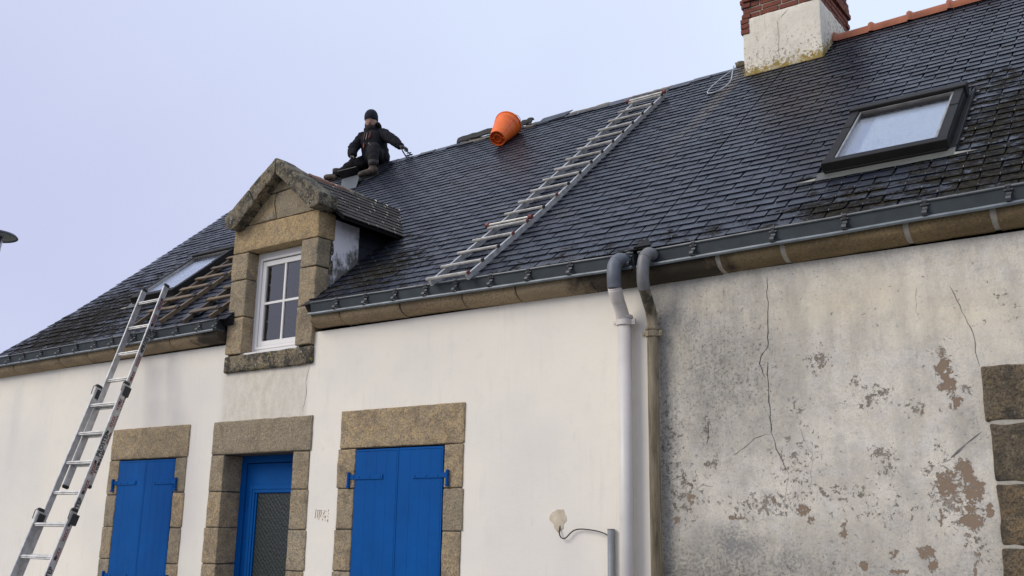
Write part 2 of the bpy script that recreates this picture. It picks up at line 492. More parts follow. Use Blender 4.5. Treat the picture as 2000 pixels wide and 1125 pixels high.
MAT['rubber'] = m_plain('black_plastic', (.02, .02, .02), (.03, .03, .03), 20, .5)
MAT['red_cap'] = m_plain('faded_red_plastic', (.22, .045, .035), (.10, .035, .03), 22, .6)
MAT['print_black'] = m_plain('black_print', (.02, .02, .02), (.04, .04, .04), 60, .6, bump=0)
MAT['print_red'] = m_plain('red_print', (.30, .06, .05), (.16, .05, .05), 60, .6, bump=0)
MAT['pvc'] = m_plain('painted_pipe', (.69, .66, .60), (.60, .575, .53), 3, .42, bump=.08)
MAT['pvc_cream'] = m_plain('painted_elbow', (.70, .65, .59), (.60, .55, .49), 9, .5, bump=.1)
MAT['blue'] = m_plain('blue_paint', (.0, .088, .325), (.0, .070, .262), 2.2, .50, bump=.14, bscale=35, r2=.65, spec=.12)
MAT['upvc'] = m_plain('white_upvc', (.85, .83, .78), (.80, .78, .74), 3, .28, bump=0)
MAT['velux'] = m_plain('dark_skylight_metal', (.012, .0115, .011), (.020, .019, .018), 6, .62, 0.0, bump=.06, spec=.25)
MAT['velux_alu'] = m_plain('skylight_trim', (.40, .39, .37), (.25, .24, .22), 9, .4, .6)
MAT['lead'] = m_plain('lead_apron', (.115, .12, .105), (.075, .078, .07), 6, .55, .1, bump=.2, bscale=18)
MAT['lead_pale'] = m_plain('lead_edge', (.34, .34, .28), (.22, .21, .17), 14, .6, .1)
MAT['wood'] = m_plain('new_pine', (.22, .155, .085), (.10, .07, .04), 10, .7, bump=.3, bscale=30)
MAT['wood_old'] = m_plain('worn_timber', (.15, .115, .075), (.08, .062, .045), 9, .8, bump=.4, bscale=30)
MAT['orange'] = m_plain('orange_plastic', (.95, .185, .018), (.86, .14, .014), 5, .38, bump=.05, r2=.55)
_t = NT('scuffed_orange'); _c = _t.mix(_t.ramp(_t.noise(6, 5), .3, .7), (.95, .185, .018), (.84, .135, .014))
_c = _t.mix(_t.ramp(_t.noise(17, 7, .78), .60, .66, 0, .45), _c, (.50, .36, .26))
_t.bump(_t.noise(12, 4), .25, .006); MAT['orange'] = _t.out(_c, _t.ramp(_t.noise(9, 4), .3, .7, .38, .62))
MAT['orange_dark'] = m_plain('orange_plastic_base', (.62, .085, .008), (.48, .065, .008), 8, .5, bump=.05)
MAT['terracotta'] = m_plain('terracotta', (.42, .135, .055), (.28, .085, .040), 6, .62, bump=.4, bscale=40)
MAT['brick'] = m_plain('red_brick', (.235, .072, .040), (.135, .045, .030), 9, .88, bump=.6, bscale=50)
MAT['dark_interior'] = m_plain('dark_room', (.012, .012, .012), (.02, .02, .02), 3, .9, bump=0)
MAT['curtain'] = m_plain('grey_net_curtain', (.84, .84, .76), (.70, .70, .64), 9, .9, bump=.2, bscale=20)
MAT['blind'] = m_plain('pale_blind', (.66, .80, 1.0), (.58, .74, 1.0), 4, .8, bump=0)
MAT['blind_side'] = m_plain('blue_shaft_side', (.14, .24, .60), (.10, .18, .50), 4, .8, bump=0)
MAT['cable'] = m_plain('black_cable', (.018, .018, .018), None, 9, .5, bump=0)
MAT['cable_pale'] = m_plain('pale_wire', (.52, .55, .58), (.36, .38, .40), 9, .5, bump=0)
MAT['conduit'] = m_plain('grey_conduit', (.26, .275, .29), (.20, .215, .225), 9, .5, bump=.05)
MAT['filler'] = m_plain('cream_filler', (.68, .60, .45), (.50, .43, .31), 12, .9, bump=.8, bscale=22)
MAT['tan_mark'] = m_plain('tan_carving', (.52, .42, .28), (.42, .33, .21), 30, .9, bump=0)
MAT['jacket'] = m_plain('black_work_jacket', (.0045, .005, .008), (.009, .009, .013), 10, .85, bump=.8, bscale=14, spec=.2)
MAT['trousers'] = m_plain('dark_work_trousers', (.007, .007, .008), (.014, .013, .014), 12, .85, bump=.8, bscale=16, spec=.2)
MAT['knit'] = m_plain('navy_knit', (.006, .008, .016), (.010, .012, .022), 60, .9, bump=.8, bscale=120)
MAT['skin'] = m_plain('skin', (.40, .235, .165), (.32, .18, .125), 14, .5, bump=.1)
MAT['lips'] = m_plain('lips', (.30, .13, .11), None, 30, .5, bump=0)
MAT['beard'] = m_plain('dark_beard', (.020, .014, .011), (.035, .022, .016), 60, .9, bump=.5)
MAT['glove'] = m_plain('black_glove', (.012, .012, .012), (.022, .022, .022), 20, .7)
MAT['boot'] = m_plain('tan_boot_leather', (.085, .060, .034), (.016, .012, .010), 14, .7, bump=.3)
MAT['sole'] = m_plain('boot_sole', (.02, .018, .016), (.04, .034, .028), 14, .8)
MAT['strap'] = m_plain('orange_strap', (.34, .10, .05), (.20, .06, .04), 20, .7, bump=0)
MAT['reflect_red'] = m_plain('dark_red_print', (.16, .022, .022), (.07, .015, .015), 40, .6, bump=0)
MAT['silver_zip'] = m_plain('silver_zip', (.22, .19, .19), (.10, .09, .09), 40, .4, .3, bump=0)
MAT['steel'] = m_plain('tool_steel', (.10, .10, .10), (.05, .05, .05), 20, .35, .7)
MAT['asphalt'] = m_plain('asphalt', (.11, .11, .108), (.08, .08, .08), 3, .9, bump=.6, bscale=120)
MAT['pavement'] = m_plain('pavement_concrete', (.36, .35, .33), (.28, .27, .255), 3, .9, bump=.4, bscale=60)
MAT['field'] = m_plain('far_ground', (.12, .13, .08), (.09, .10, .06), .2, .95, bump=0)
MAT['lamp_grey'] = m_plain('lamp_reflector', (.20, .215, .21), (.15, .16, .155), 5, .45, .2, bump=0)
MAT['lamp_dark'] = m_plain('lamp_rim', (.018, .022, .035), None, 5, .4, .2, bump=0)

def m_chimney():
    t = NT('chimney_render')
    c = t.mix(t.ramp(t.noise(3, 5), .3, .7), (.84, .79, .65), (.72, .675, .56))
    st = t.noise(2.5, 6, .7, sc=(6, 6, .8))
    c = t.mix(t.ramp(st, .53, .72, 0, .6), c, (.42, .39, .28))
    sep = t.n('ShaderNodeSeparateXYZ', Vector=t.P)
    # height above the roof plane
    hz = t.math('SUBTRACT', sep.outputs[2], t.math('MULTIPLY_ADD', sep.outputs[1], SA / CA, 3.87 + .07 * SA / CA))
    w = t.ramp(hz, 0.02, .60, 1, 0)
    f = t.ramp(t.math('ADD', t.math('MULTIPLY', w, .14), t.noise(24, 7, .74)), .62, .70)
    f = t.math('MULTIPLY', f, t.ramp(t.noise(2.2, 3, .5), .32, .55, .25, 1))
    c = t.mix(t.math('MULTIPLY', f, .75), c, (.13, .12, .085))
    w2 = t.ramp(hz, .02, .20, 1, 0)
    f2 = t.ramp(t.math('ADD', t.math('MULTIPLY', w2, .24), t.noise(20, 7, .78)), .60, .66)
    f2 = t.math('MULTIPLY', t.math('MULTIPLY', f2, t.ramp(t.noise(5, 4, .6), .34, .48, .25, 1)), t.ramp(sep.outputs[1], 3.85, 3.95, 1, 0))
    c = t.mix(t.math('MULTIPLY', f2, .92), c, t.mix(t.noise(28, 4), (.44, .28, .014), (.10, .085, .018)))
    c = t.mix(t.ramp(t.noise(30, 5, .8), .66, .72, 0, .6), c, (.20, .18, .13))
    t.bump(t.noise(40, 5, .7), .4, .008); t.bump(t.noise(6, 4), .5, .02)
    return t.out(c, .88)
MAT['chimney'] = m_chimney()
def m_cheek():
    t = NT('cheek_render')
    c = t.mix(t.ramp(t.noise(4, 5), .3, .7), (.86, .84, .84), (.74, .72, .73))
    sep = t.n('ShaderNodeSeparateXYZ', Vector=t.P)
    hz = t.math('SUBTRACT', sep.outputs[2], t.math('MULTIPLY_ADD', sep.outputs[1], SA / CA, 3.93))
    w = t.ramp(hz, .0, .42, 1, 0)
    f = t.ramp(t.math('ADD', t.math('MULTIPLY', w, .38), t.noise(12, 7, .72, sc=(1, 1, .6))), .62, .82)
    c = t.mix(t.math('MULTIPLY', f, .92), c, t.mix(t.noise(25, 3), (.05, .05, .042), (.10, .10, .075)))
    t.bump(t.noise(7, 5), .9, .03)
    return t.out(c, .85)
MAT['cheek'] = m_cheek()
def m_oldpipe():
    t = NT('algae_pipe')
    c = t.mix(t.ramp(t.noise(6, 5, .6, sc=(5, 5, .5)), .35, .65), (.33, .28, .185), (.16, .13, .08))
    c = t.mix(t.ramp(t.noise(12, 6, .7, sc=(3, 3, .4)), .58, .66, 0, .85), c, (.05, .042, .028))
    w = t.blobs([(-3.62, -.15, 3.42, .22, 1.0)])
    c = t.mix(t.math('MULTIPLY', w, t.ramp(t.noise(20, 4), .3, .5)), c, (.02, .02, .012))
    t.bump(t.noise(30, 4), .3, .004)
    return t.out(c, .8)
MAT['old_pipe'] = m_oldpipe()
def m_glass(name, tint, refl=.0, rough=.02, drops=False, kf=1.6):
    t = NT(name)
    tr = t.n('ShaderNodeBsdfTransparent', Color=(*tint, 1))
    gl = t.n('ShaderNodeBsdfGlossy', Roughness=rough, Color=(1, 1, 1, 1))
    fr = t.n('ShaderNodeFresnel', IOR=1.52)
    f = t.math('MULTIPLY_ADD', fr.outputs[0], kf, refl, clamp=True)
    if drops:
        n_ = t.ramp(t.noise(70, 3, .7), .64, .68)
        b = t.n('ShaderNodeBump', Height=n_, Strength=.3, Distance=.002)
        t.set(gl.inputs['Normal'], b.outputs[0])
    mx_ = t.n('ShaderNodeMixShader', i0=f, i1=tr.outputs[0], i2=gl.outputs[0])
    if drops:
        df = t.n('ShaderNodeBsdfDiffuse', Color=(.10, .12, .17, 1))
        mk = t.math('MULTIPLY', t.ramp(t.noise(48, 5, .8, sc=(1, .8, .8)), .60, .66), .42)
        mx_ = t.n('ShaderNodeMixShader', i0=mk, i1=mx_.outputs[0], i2=df.outputs[0])
    o = t.t.nodes['Material Output']
    t.t.links.new(mx_.outputs[0], o.inputs['Surface'])
    return t.m
MAT['glass'] = m_glass('window_glass', (.92, .94, .93), .04)
MAT['roof_glass'] = m_glass('wet_roof_glass', (.95, .96, .98), .0, drops=True, kf=.85)
MAT['lamp_glass'] = m_glass('frosted_lamp_cone', (.86, .87, .95), .02, .3)
def m_doorglass():
    t = NT('patterned_door_glass')
    vm = t.n('ShaderNodeMapping', Vector=t.P); vm.inputs['Rotation'].default_value = (0, rad(45), 0)
    ch = t.n('ShaderNodeTexVoronoi', Vector=vm.outputs[0], Scale=26.0, Randomness=.35)
    wv = t.n('ShaderNodeTexWave', Vector=vm.outputs[0], Scale=6.5, Distortion=3.5, Detail=2.0)
    f = t.ramp(ch.outputs['Distance'], .1, .55)
    c = t.mix(f, (.008, .013, .012), (.022, .030, .028))
    c = t.mix(t.ramp(wv.outputs['Fac'], .3, .9, 0, .5), c, (.014, .020, .018))
    t.bump(ch.outputs['Distance'], .5, .008)
    return t.out(c, .40)
MAT['door_glass'] = m_doorglass()

# ------------------------------------------------------------------ ground
g = MB(); g.add([(-400, -400, -.02), (400, -400, -.02), (400, 400, -.02), (-400, 400, -.02)], [(0, 1, 2, 3)])
kind(obj('ground', g, MAT['field']), 'structure')
g = MB(); g.box(-60, 60, -12.0, -2.62, -.018, 0.0)
kind(obj('road', g, MAT['asphalt']), 'structure')
g = MB(); g.box(-60, 60, -2.48, 4.0, -.018, .10)
kind(obj('pavement', g, MAT['pavement']), 'structure')
kb = MB()
for i in range(-30, 31): kb.box(i * 1.0 + .005, i * 1.0 + .995, -2.62, -2.48, -.018, .12)
kind(obj('kerb', kb, MAT['pavement']), 'structure')
g = MB(); g.box(-60, 60, -14.5, -12.0, -.018, .10)
kind(obj('far_pavement', g, MAT['pavement']), 'structure')

# ------------------------------------------------------------------ houses
XS = -3.72            # party line between the two houses
XL = -13.50           # left gable
XR = 3.0
white = thing('white_house', 'cream rendered house with blue shutters, stone dormer and long slate roof', 'house')
old = thing('weathered_house', 'neighbouring house with grey peeling render, chimney and mossy slate roof', 'house')

def dz(x):
    if x < -8.2: return np.interp(x, [-13.5, -8.9], [0, .03])
    if x < XS: return np.interp(x, [-7.5, -5, -4], [.035, .008, -.002])
    return np.interp(x, [-3.6, -.9, 2.0], [-.006, .03, .06])

def wall_grid(name, xs, zs, holes, mat, parent, masks=None, y=0.0):
    xs = sorted(set(round(v, 4) for v in xs)); zs = sorted(set(round(v, 4) for v in zs))
    nx, nz_ = len(xs), len(zs)
    X, Z = np.meshgrid(xs, zs, indexing='ij')
    V = []
    for i in range(nx):
        for k in range(nz_):
            V.append((xs[i], y + .0012 * mnoise.noise(Vector((xs[i] * .9, 0, zs[k] * .9))), zs[k]))
    F = []
    for i in range(nx - 1):
        for k in range(nz_ - 1):
            cx, cz = (xs[i] + xs[i + 1]) / 2, (zs[k] + zs[k + 1]) / 2
            if any(a < cx < b and c < cz < d for a, b, c, d in holes): continue
            a = i * nz_ + k
            F.append((a, a + nz_, a + nz_ + 1, a + 1))
    me = bpy.data.meshes.new(name); me.from_pydata(V, [], F)
    if masks:
        for nm, fn in masks.items():
            at = me.attributes.new(nm, 'FLOAT', 'POINT')
            at.data.foreach_set('value', fn(X, Z).astype(np.float32).ravel())
    for p in me.polygons: p.use_smooth = True
    return link(name, me, mat, parent)
def ell(L_, soft=.55):
    def fn(X, Z):
        out = np.zeros_like(X)
        for cx, cz, rx, rz, w in L_:
            d = np.sqrt(((X - cx) / rx) ** 2 + ((Z - cz) / rz) ** 2)
            out = np.maximum(out, w * np.clip((1.25 - d) / (1.25 - soft), 0, 1))
        return out
    return fn
def rect(L_, soft=.05):
    def fn(X, Z):
        out = np.zeros_like(X)
        for x0, x1, z0, z1, w in L_:
            a = np.clip(np.minimum(X - x0, x1 - X) / soft + .5, 0, 1) * np.clip(np.minimum(Z - z0, z1 - Z) / soft + .5, 0, 1)
            out = np.maximum(out, w * a)
        return out
    return fn

# openings of the white house (outer edge of the stone surrounds)
SHL = (-10.72, -9.64, .80, 2.35)       # left shuttered window
DOOR = (-8.82, -7.74, .10, 2.355)
SHM = (-6.88, -5.77, .80, 2.355)
DORM = (-8.64, -7.80, 3.42, 4.57)
xs = list(np.arange(-14.3, XS, .06)) + [XS] + [SHL[0], SHL[1], DOOR[0], DOOR[1], SHM[0], SHM[1], -8.9, -7.55]
zs = list(np.arange(0, 3.54, .06)) + [3.56, SHL[2], 2.35, 2.355, 3.24, .10]
wall_w = wall_grid('wall', xs, zs, [SHL, DOOR, SHM, (-8.9, -7.55, 3.24, 4)], MAT['white_wall'], white,
    {'tan': rect([(-8.95, -7.62, 2.68, 3.26, .75)], .05),
     'grey': lambda X, Z: np.maximum(rect([(-10.22, -10.08, 2.75, 3.52, .25), (-9.78, -9.66, 2.75, 3.52, .25), (-10.22, -9.66, 3.10, 3.17, .2), (-13.3, -13.1, 2.0, 3.5, .3)], .06)(X, Z),  # rail and rung strips: the leaning ladder's shadow painted into the wall colour
                     ell([(-4.42, 1.35, .16, .35, .35), (-6.2, 3.1, 1.2, .35, .22), (-3.80, 2.4, .07, 1.2, .2), (-12.5, 2.2, .5, .9, .2)], .1)(X, Z))})  # narrow ellipse beside the downpipe: its soft shadow painted in
# the rest of the shell: gable, back wall
b = MB()
zr, yr, yb = 7.20, 3.94, 7.95
for x in (XL + .0,):
    b.prism([(0, 0), (yb, 0), (yb, 3.72), (yr, 7.15), (0, 3.78)], lambda u, v, d: (d, u, v), x, x + .35)
b.box(XL, XS, yb, yb + .3, 0, 3.8)
obj('gable_wall', b, MAT['white_wall'], white)
# thin crack under the dormer
def ribbon(name, pts, w, mat, parent, y=-.0022, seed=1):
    rng = random.Random(seed); m = MB(); P = []
    for (x0, z0), (x1, z1) in zip(pts[:-1], pts[1:]):
        L_ = math.hypot(x1 - x0, z1 - z0); n = max(1, int(L_ / .035))
        for k in range(n):
            t = k / n; j = .006 if k else .002
            P.append((x0 + (x1 - x0) * t + rng.uniform(-j, j), z0 + (z1 - z0) * t + rng.uniform(-j, j)))
    P.append(pts[-1]); n = len(P); v = []; f = []
    for i, (x, z) in enumerate(P):
        a = P[max(i - 1, 0)]; c = P[min(i + 1, n - 1)]
        tx, tz = c[0] - a[0], c[1] - a[1]; l = math.hypot(tx, tz) or 1
        ww = w * rng.uniform(.45, 1.3) * (0.35 if i in (0, n - 1) else 1) / 2
        v += [(x - tz / l * ww, y, z + tx / l * ww), (x + tz / l * ww, y, z - tx / l * ww)]
    for i in range(n - 1): f.append((2 * i, 2 * i + 1, 2 * i + 3, 2 * i + 2))
    m.add(v, f)
    return obj(name, m, mat, parent)
MAT['crack'] = m_plain('crack_shadow', (.055, .05, .045), (.12, .11, .10), 20, .95, bump=0)
MAT['crack_faint'] = m_plain('hairline_crack', (.30, .28, .255), (.22, .20, .185), 20, .95, bump=0)
MAT['crack_grey'] = m_plain('filled_crack', (.20, .195, .185), (.13, .125, .12), 20, .95, bump=.3)
ribbon('crack', [(-7.60, 3.22), (-7.64, 3.05), (-7.62, 2.92), (-7.66, 2.75)], .006, MAT['crack_faint'], wall_w)

# ---- weathered house wall, masks in metres read off the rectified wall
OW = {}
OW['peel'] = [(-1.527, 2.712, 0.072, 0.069, 1), (-1.504, 2.598, 0.079, 0.085, 1), (-1.467, 2.469, 0.044, 0.07, 1), (-1.687, 2.431, 0.029, 0.048, 1), (-1.543, 2.808, 0.032, 0.043, 0.6), (-1.574, 1.942, 0.086, 0.123, 1), (-1.457, 2.038, 0.077, 0.078, 1), (-1.407, 1.907, 0.079, 0.129, 1), (-1.438, 1.724, 0.087, 0.099, 1), (-1.491, 1.812, 0.092, 0.081, 0.75), (-1.327, 1.78, 0.037, 0.079, 1), (-1.621, 1.747, 0.022, 0.097, 0.9), (-1.735, 1.512, 0.079, 0.048, 1), (-1.694, 1.433, 0.039, 0.072, 1), (-1.93, 1.491, 0.039, 0.049, 0.95), (-1.905, 1.386, 0.073, 0.032, 0.95), (-2.136, 1.411, 0.042, 0.053, 1), (-1.442, 1.417, 0.018, 0.055, 0.95), (-1.404, 1.504, 0.021, 0.034, 0.95), (-2.25, 1.634, 0.038, 0.085, 0.9), (-2.528, 1.779, 0.064, 0.056, 0.95), (-2.477, 1.709, 0.036, 0.035, 0.9), (-2.74, 1.832, 0.034, 0.075, 0.85), (-3.016, 1.724, 0.094, 0.033, 0.9), (-3.379, 1.854, 0.05, 0.053, 0.85), (-3.51, 1.712, 0.047, 0.053, 0.8), (-2.866, 1.815, 0.048, 0.054, 0.65), (-2.577, 1.885, 0.026, 0.039, 0.75), (-1.869, 1.879, 0.033, 0.033, 0.7), (-2.009, 2.52, 0.024, 0.025, 0.75), (-1.934, 2.134, 0.067, 0.043, 0.55)]
OW['speck'] = [(-1.991, 2.536, 0.153, 0.106, 0.7), (-2.106, 2.651, 0.044, 0.072, 0.8), (-2.349, 2.816, 0.11, 0.092, 0.8), (-1.902, 2.583, 0.068, 0.044, 0.7), (-1.966, 2.152, 0.117, 0.077, 0.8), (-1.924, 2.031, 0.083, 0.051, 0.8), (-1.585, 2.19, 0.055, 0.05, 0.7), (-1.676, 2.059, 0.048, 0.042, 0.7), (-2.091, 2.876, 0.035, 0.036, 0.7), (-1.405, 2.549, 0.039, 0.059, 0.8), (-1.544, 2.799, 0.08, 0.078, 0.8), (-1.743, 2.451, 0.098, 0.069, 0.7), (-2.556, 2.116, 0.22, 0.253, 0.5), (-2.798, 1.815, 0.372, 0.108, 0.7), (-2.295, 1.9, 0.51, 0.104, 0.5), (-2.009, 1.779, 0.406, 0.101, 0.4), (-1.547, 1.893, 0.169, 0.262, 0.8), (-3.42, 1.911, 0.188, 0.229, 0.6), (-3.539, 2.299, 0.13, 0.396, 0.5), (-3.237, 2.364, 0.062, 0.116, 0.7), (-2.536, 2.497, 0.093, 0.092, 0.6), (-1.421, 1.574, 0.09, 0.142, 0.6), (-2.955, 2.751, 0.081, 0.058, 0.5), (-3.204, 2.115, 0.102, 0.095, 0.6), (-1.13, 3.118, 0.09, 0.102, 0.3)]
OW['grime'] = [(-3.063, 1.543, 0.366, 0.181, 1.0), (-2.647, 1.446, 0.342, 0.157, 0.8), (-3.551, 1.816, 0.149, 0.62, 0.55), (-3.524, 2.896, 0.154, 0.618, 0.45), (-1.935, 2.889, 0.021, 0.072, 0.9), (-1.368, 2.347, 0.049, 0.083, 0.75), (-2.22, 1.425, 0.4, 0.1, 0.5), (-3.198, 2.305, 0.082, 0.211, 0.5), (-2.42, 3.228, 0.026, 0.057, 0.6), (-2.228, 2.99, 0.108, 0.046, 0.4), (-2.046, 3.018, 0.044, 0.064, 0.45), (-1.794, 3.009, 0.034, 0.054, 0.5), (-1.747, 2.625, 0.025, 0.087, 0.5), (-1.798, 1.73, 0.254, 0.115, 0.35), (-2.394, 2.041, 0.072, 0.106, 0.3), (-2.983, 2.561, 0.06, 0.172, 0.4), (-2.324, 2.005, 0.053, 0.07, 0.3), (-2.757, 1.868, 0.057, 0.108, 0.3), (-1.593, 2.291, 0.126, 0.067, 0.3), (-1.183, 3.038, 0.091, 0.085, 0.25), (-1.551, 1.476, 0.091, 0.095, 0.4)]
OW['warm'] = [(-2.105, 3.219, 0.71, 0.205, 1.0), (-1.449, 3.069, 0.577, 0.192, 0.9), (-3.205, 3.352, 0.355, 0.122, 0.6), (-1.146, 2.949, 0.222, 0.203, 0.5), (-3.431, 3.091, 0.131, 0.412, 0.5)]
OW['streak'] = [(-3.217, 2.97, 0.491, 0.607, 0.75), (-3.468, 2.492, 0.193, 0.703, 0.6), (-2.4, 3.254, 0.112, 0.134, 0.3), (-2.966, 2.465, 0.237, 0.286, 0.5), (-2.691, 3.25, 0.29, 0.195, 0.3), (-2.05, 2.954, 0.507, 0.127, 0.35)]
CR = [
  (.009, [(-2.71, 3.489), (-2.719, 3.214), (-2.731, 2.954), (-2.783, 2.895), (-2.8, 2.835), (-2.759, 2.727)] ),
  (.011, [(-2.734, 2.849), (-2.742, 2.716), (-2.739, 2.584), (-2.735, 2.323)] ),
  (.009, [(-2.735, 2.323), (-2.685, 2.174), (-2.617, 2.028)] ),
  (.004, [(-2.617, 2.028), (-2.654, 1.85), (-2.671, 1.779)] ),
  (.007, [(-1.442, 3.253), (-1.389, 3.114), (-1.352, 2.988), (-1.326, 2.917), (-1.321, 2.796), (-1.304, 2.693)] ),
  (.004, [(-1.65, 3.272), (-1.673, 3.112), (-1.648, 3.038)] ),
  (.014, [(-1.581, 2.082), (-1.529, 2.105)] ),
  (.026, [(-1.528, 2.113), (-1.478, 2.156), (-1.436, 2.193)] ),
  (.012, [(-1.436, 2.193), (-1.386, 2.232), (-1.332, 2.271)] ),
  (.006, [(-3.038, 2.176), (-2.936, 2.229), (-2.864, 2.291), (-2.775, 2.315), (-2.736, 2.314)] ),
  (.007, [(-3.546, 1.998), (-3.448, 2.035), (-3.386, 1.977), (-3.335, 1.929)] ),
  (.006, [(-3.335, 1.929), (-3.282, 1.966), (-3.199, 1.949)] ),
  (.010, [(-3.228, 2.44), (-3.227, 2.344), (-3.241, 2.258)] ),
  (.005, [(-3.062, 3.446), (-3.062, 3.334)] ),
  (.004, [(-2.524, 2.359), (-2.501, 2.277), (-2.442, 2.167), (-2.463, 1.954)] ),
]

xs = list(np.arange(XS, -.6, .03)) + list(np.arange(-.6, XR, .12)) + [XS, XR]
zs = list(np.arange(1.0, 3.54, .03)) + list(np.arange(0, 1.0, .12)) + [3.56]
masks = {n: (lambda L_, s: (lambda X, Z: ell(L_, s)(X, Z)))(OW[n], {'warm': .2, 'grime': -.3, 'streak': -.2, 'speck': .2}.get(n, .5)) for n in OW}
masks['soot'] = lambda X, Z: np.clip(np.maximum.reduce([
    .85 * np.clip(1 - (X + 3.72) / .55, 0, 1) * np.clip((3.56 - Z) / .25, .25, 1),
    .95 * np.clip((1.80 - Z) / .45, 0, 1) * np.clip(1.25 - (X + 3.72) / 2.2, .25, 1),
    .70 * np.exp(-((X + 3.10) / .60) ** 2 - ((Z - 2.75) / .65) ** 2),
    .40 * np.exp(-((X + 1.25) / .35) ** 2 - ((Z - 1.4) / .5) ** 2),
    .45 * np.exp(-((X + 1.38) / .10) ** 2 - ((Z - 2.35) / .22) ** 2)]), 0, 1)
OW['grime'] += [(-3.45, 3.2, .35, .35, .6), (-2.0, 1.3, 1.6, .30, .45), (-1.15, 1.5, .3, .5, .4), (-3.2, 2.9, .5, .8, .35)]
wall_o = wall_grid('wall', xs, zs, [], MAT['old_wall'], old, masks)
for i, (w, pts) in enumerate(CR):
    mt = 'crack_grey' if w > .012 else ('crack' if w > .0055 else 'crack_faint')
    ribbon('crack', pts, w * .55, MAT[mt], wall_o, seed=i + 3)
b = MB()
b.box(XS, XR, yb, yb + .3, 0, 3.8)
b.prism([(0, 0), (yb, 0), (yb, 3.72), (yr + .1, 7.2), (.02, 3.70)], lambda u, v, d: (d, u, v), XR - .3, XR)
obj('gable_wall', b, MAT['white_wall'], old)

# ------------------------------------------------------------------ cornices
XLW = -14.3
def cornice(parent, x0, x1, joints, mat, gap, mortar, endcap=False):
    prof = [(0.02, 3.557)]
    for k in range(0, 7):
        q = rad(k * 15)
        prof.append((-.155 * math.sin(q) , 3.555 + .100 * (1 - math.cos(q))))
    prof += [(-.155, 3.675), (.02, 3.675)]
    core = MB()
    inner = [(y * (.93 if mortar else .90) + .0, (z - 3.555) * (.97 if mortar else .93) + 3.560) for y, z in prof]
    xc = list(np.arange(x0 + .01, x1 - .01, .2)) + [x1 - .01]
    vs = [(x, y, z + dz(x)) for x in xc for y, z in inner]; mi = len(inner)
    fs = [(k * mi + j, k * mi + (j + 1) % mi, (k + 1) * mi + (j + 1) % mi, (k + 1) * mi + j) for k in range(len(xc) - 1) for j in range(mi)]
    fs += [tuple(range(mi)), tuple(range((len(xc) - 1) * mi, len(xc) * mi))]
    core.add(vs, fs)
    c = obj('cornice', core, MAT['mortar'] if mortar else MAT['joint'], parent)
    J = [x0] + joints + [x1]
    for i in range(len(J) - 1):
        a, b_ = J[i] + gap / 2, J[i + 1] - gap / 2
        n = max(2, int((b_ - a) / .06)); vs = []; fs = []; m = len(prof)
        yo = random.uniform(-.006, .004); zo = random.uniform(-.005, .003)
        for k in range(n + 1):
            x = a + (b_ - a) * k / n
            sq = 1 - .06 * (1 if k in (0, n) else 0)
            for (y, z) in prof:
                nv = mnoise.noise_vector(Vector((x * 7, y * 20, z * 20))) * .0045
                yy = y * sq + (yo if y < 0 else 0); zz = z + zo
                vs.append((x + (.5 * y if False else 0), yy + nv.y, zz + nv.z + dz(x)))
        for k in range(n):
            for j in range(m):
                j2 = (j + 1) % m
                fs.append((k * m + j, k * m + j2, (k + 1) * m + j2, (k + 1) * m + j))
        fs.append(tuple(range(m - 1, -1, -1))); fs.append(tuple(range(n * m, n * m + m)))
        mm = MB(); mm.add(vs, fs)
        o = obj('cornice_stone', mm, mat, c); autosmooth(o, 35)
    return c
cornice(white, XLW, -8.93, [-13.16, -12.07, -11.43, -10.84, -9.78], MAT['cornice'], .014, False)
cornice(white, -7.50, XS, [-7.06, -6.27, -5.52, -4.93, -4.16], MAT['cornice'], .014, False)
cornice(old, XS, XR, [-3.04, -2.53, -1.66, -1.11, -.35, .5, 1.4], MAT['cornice_old'], .040, True)

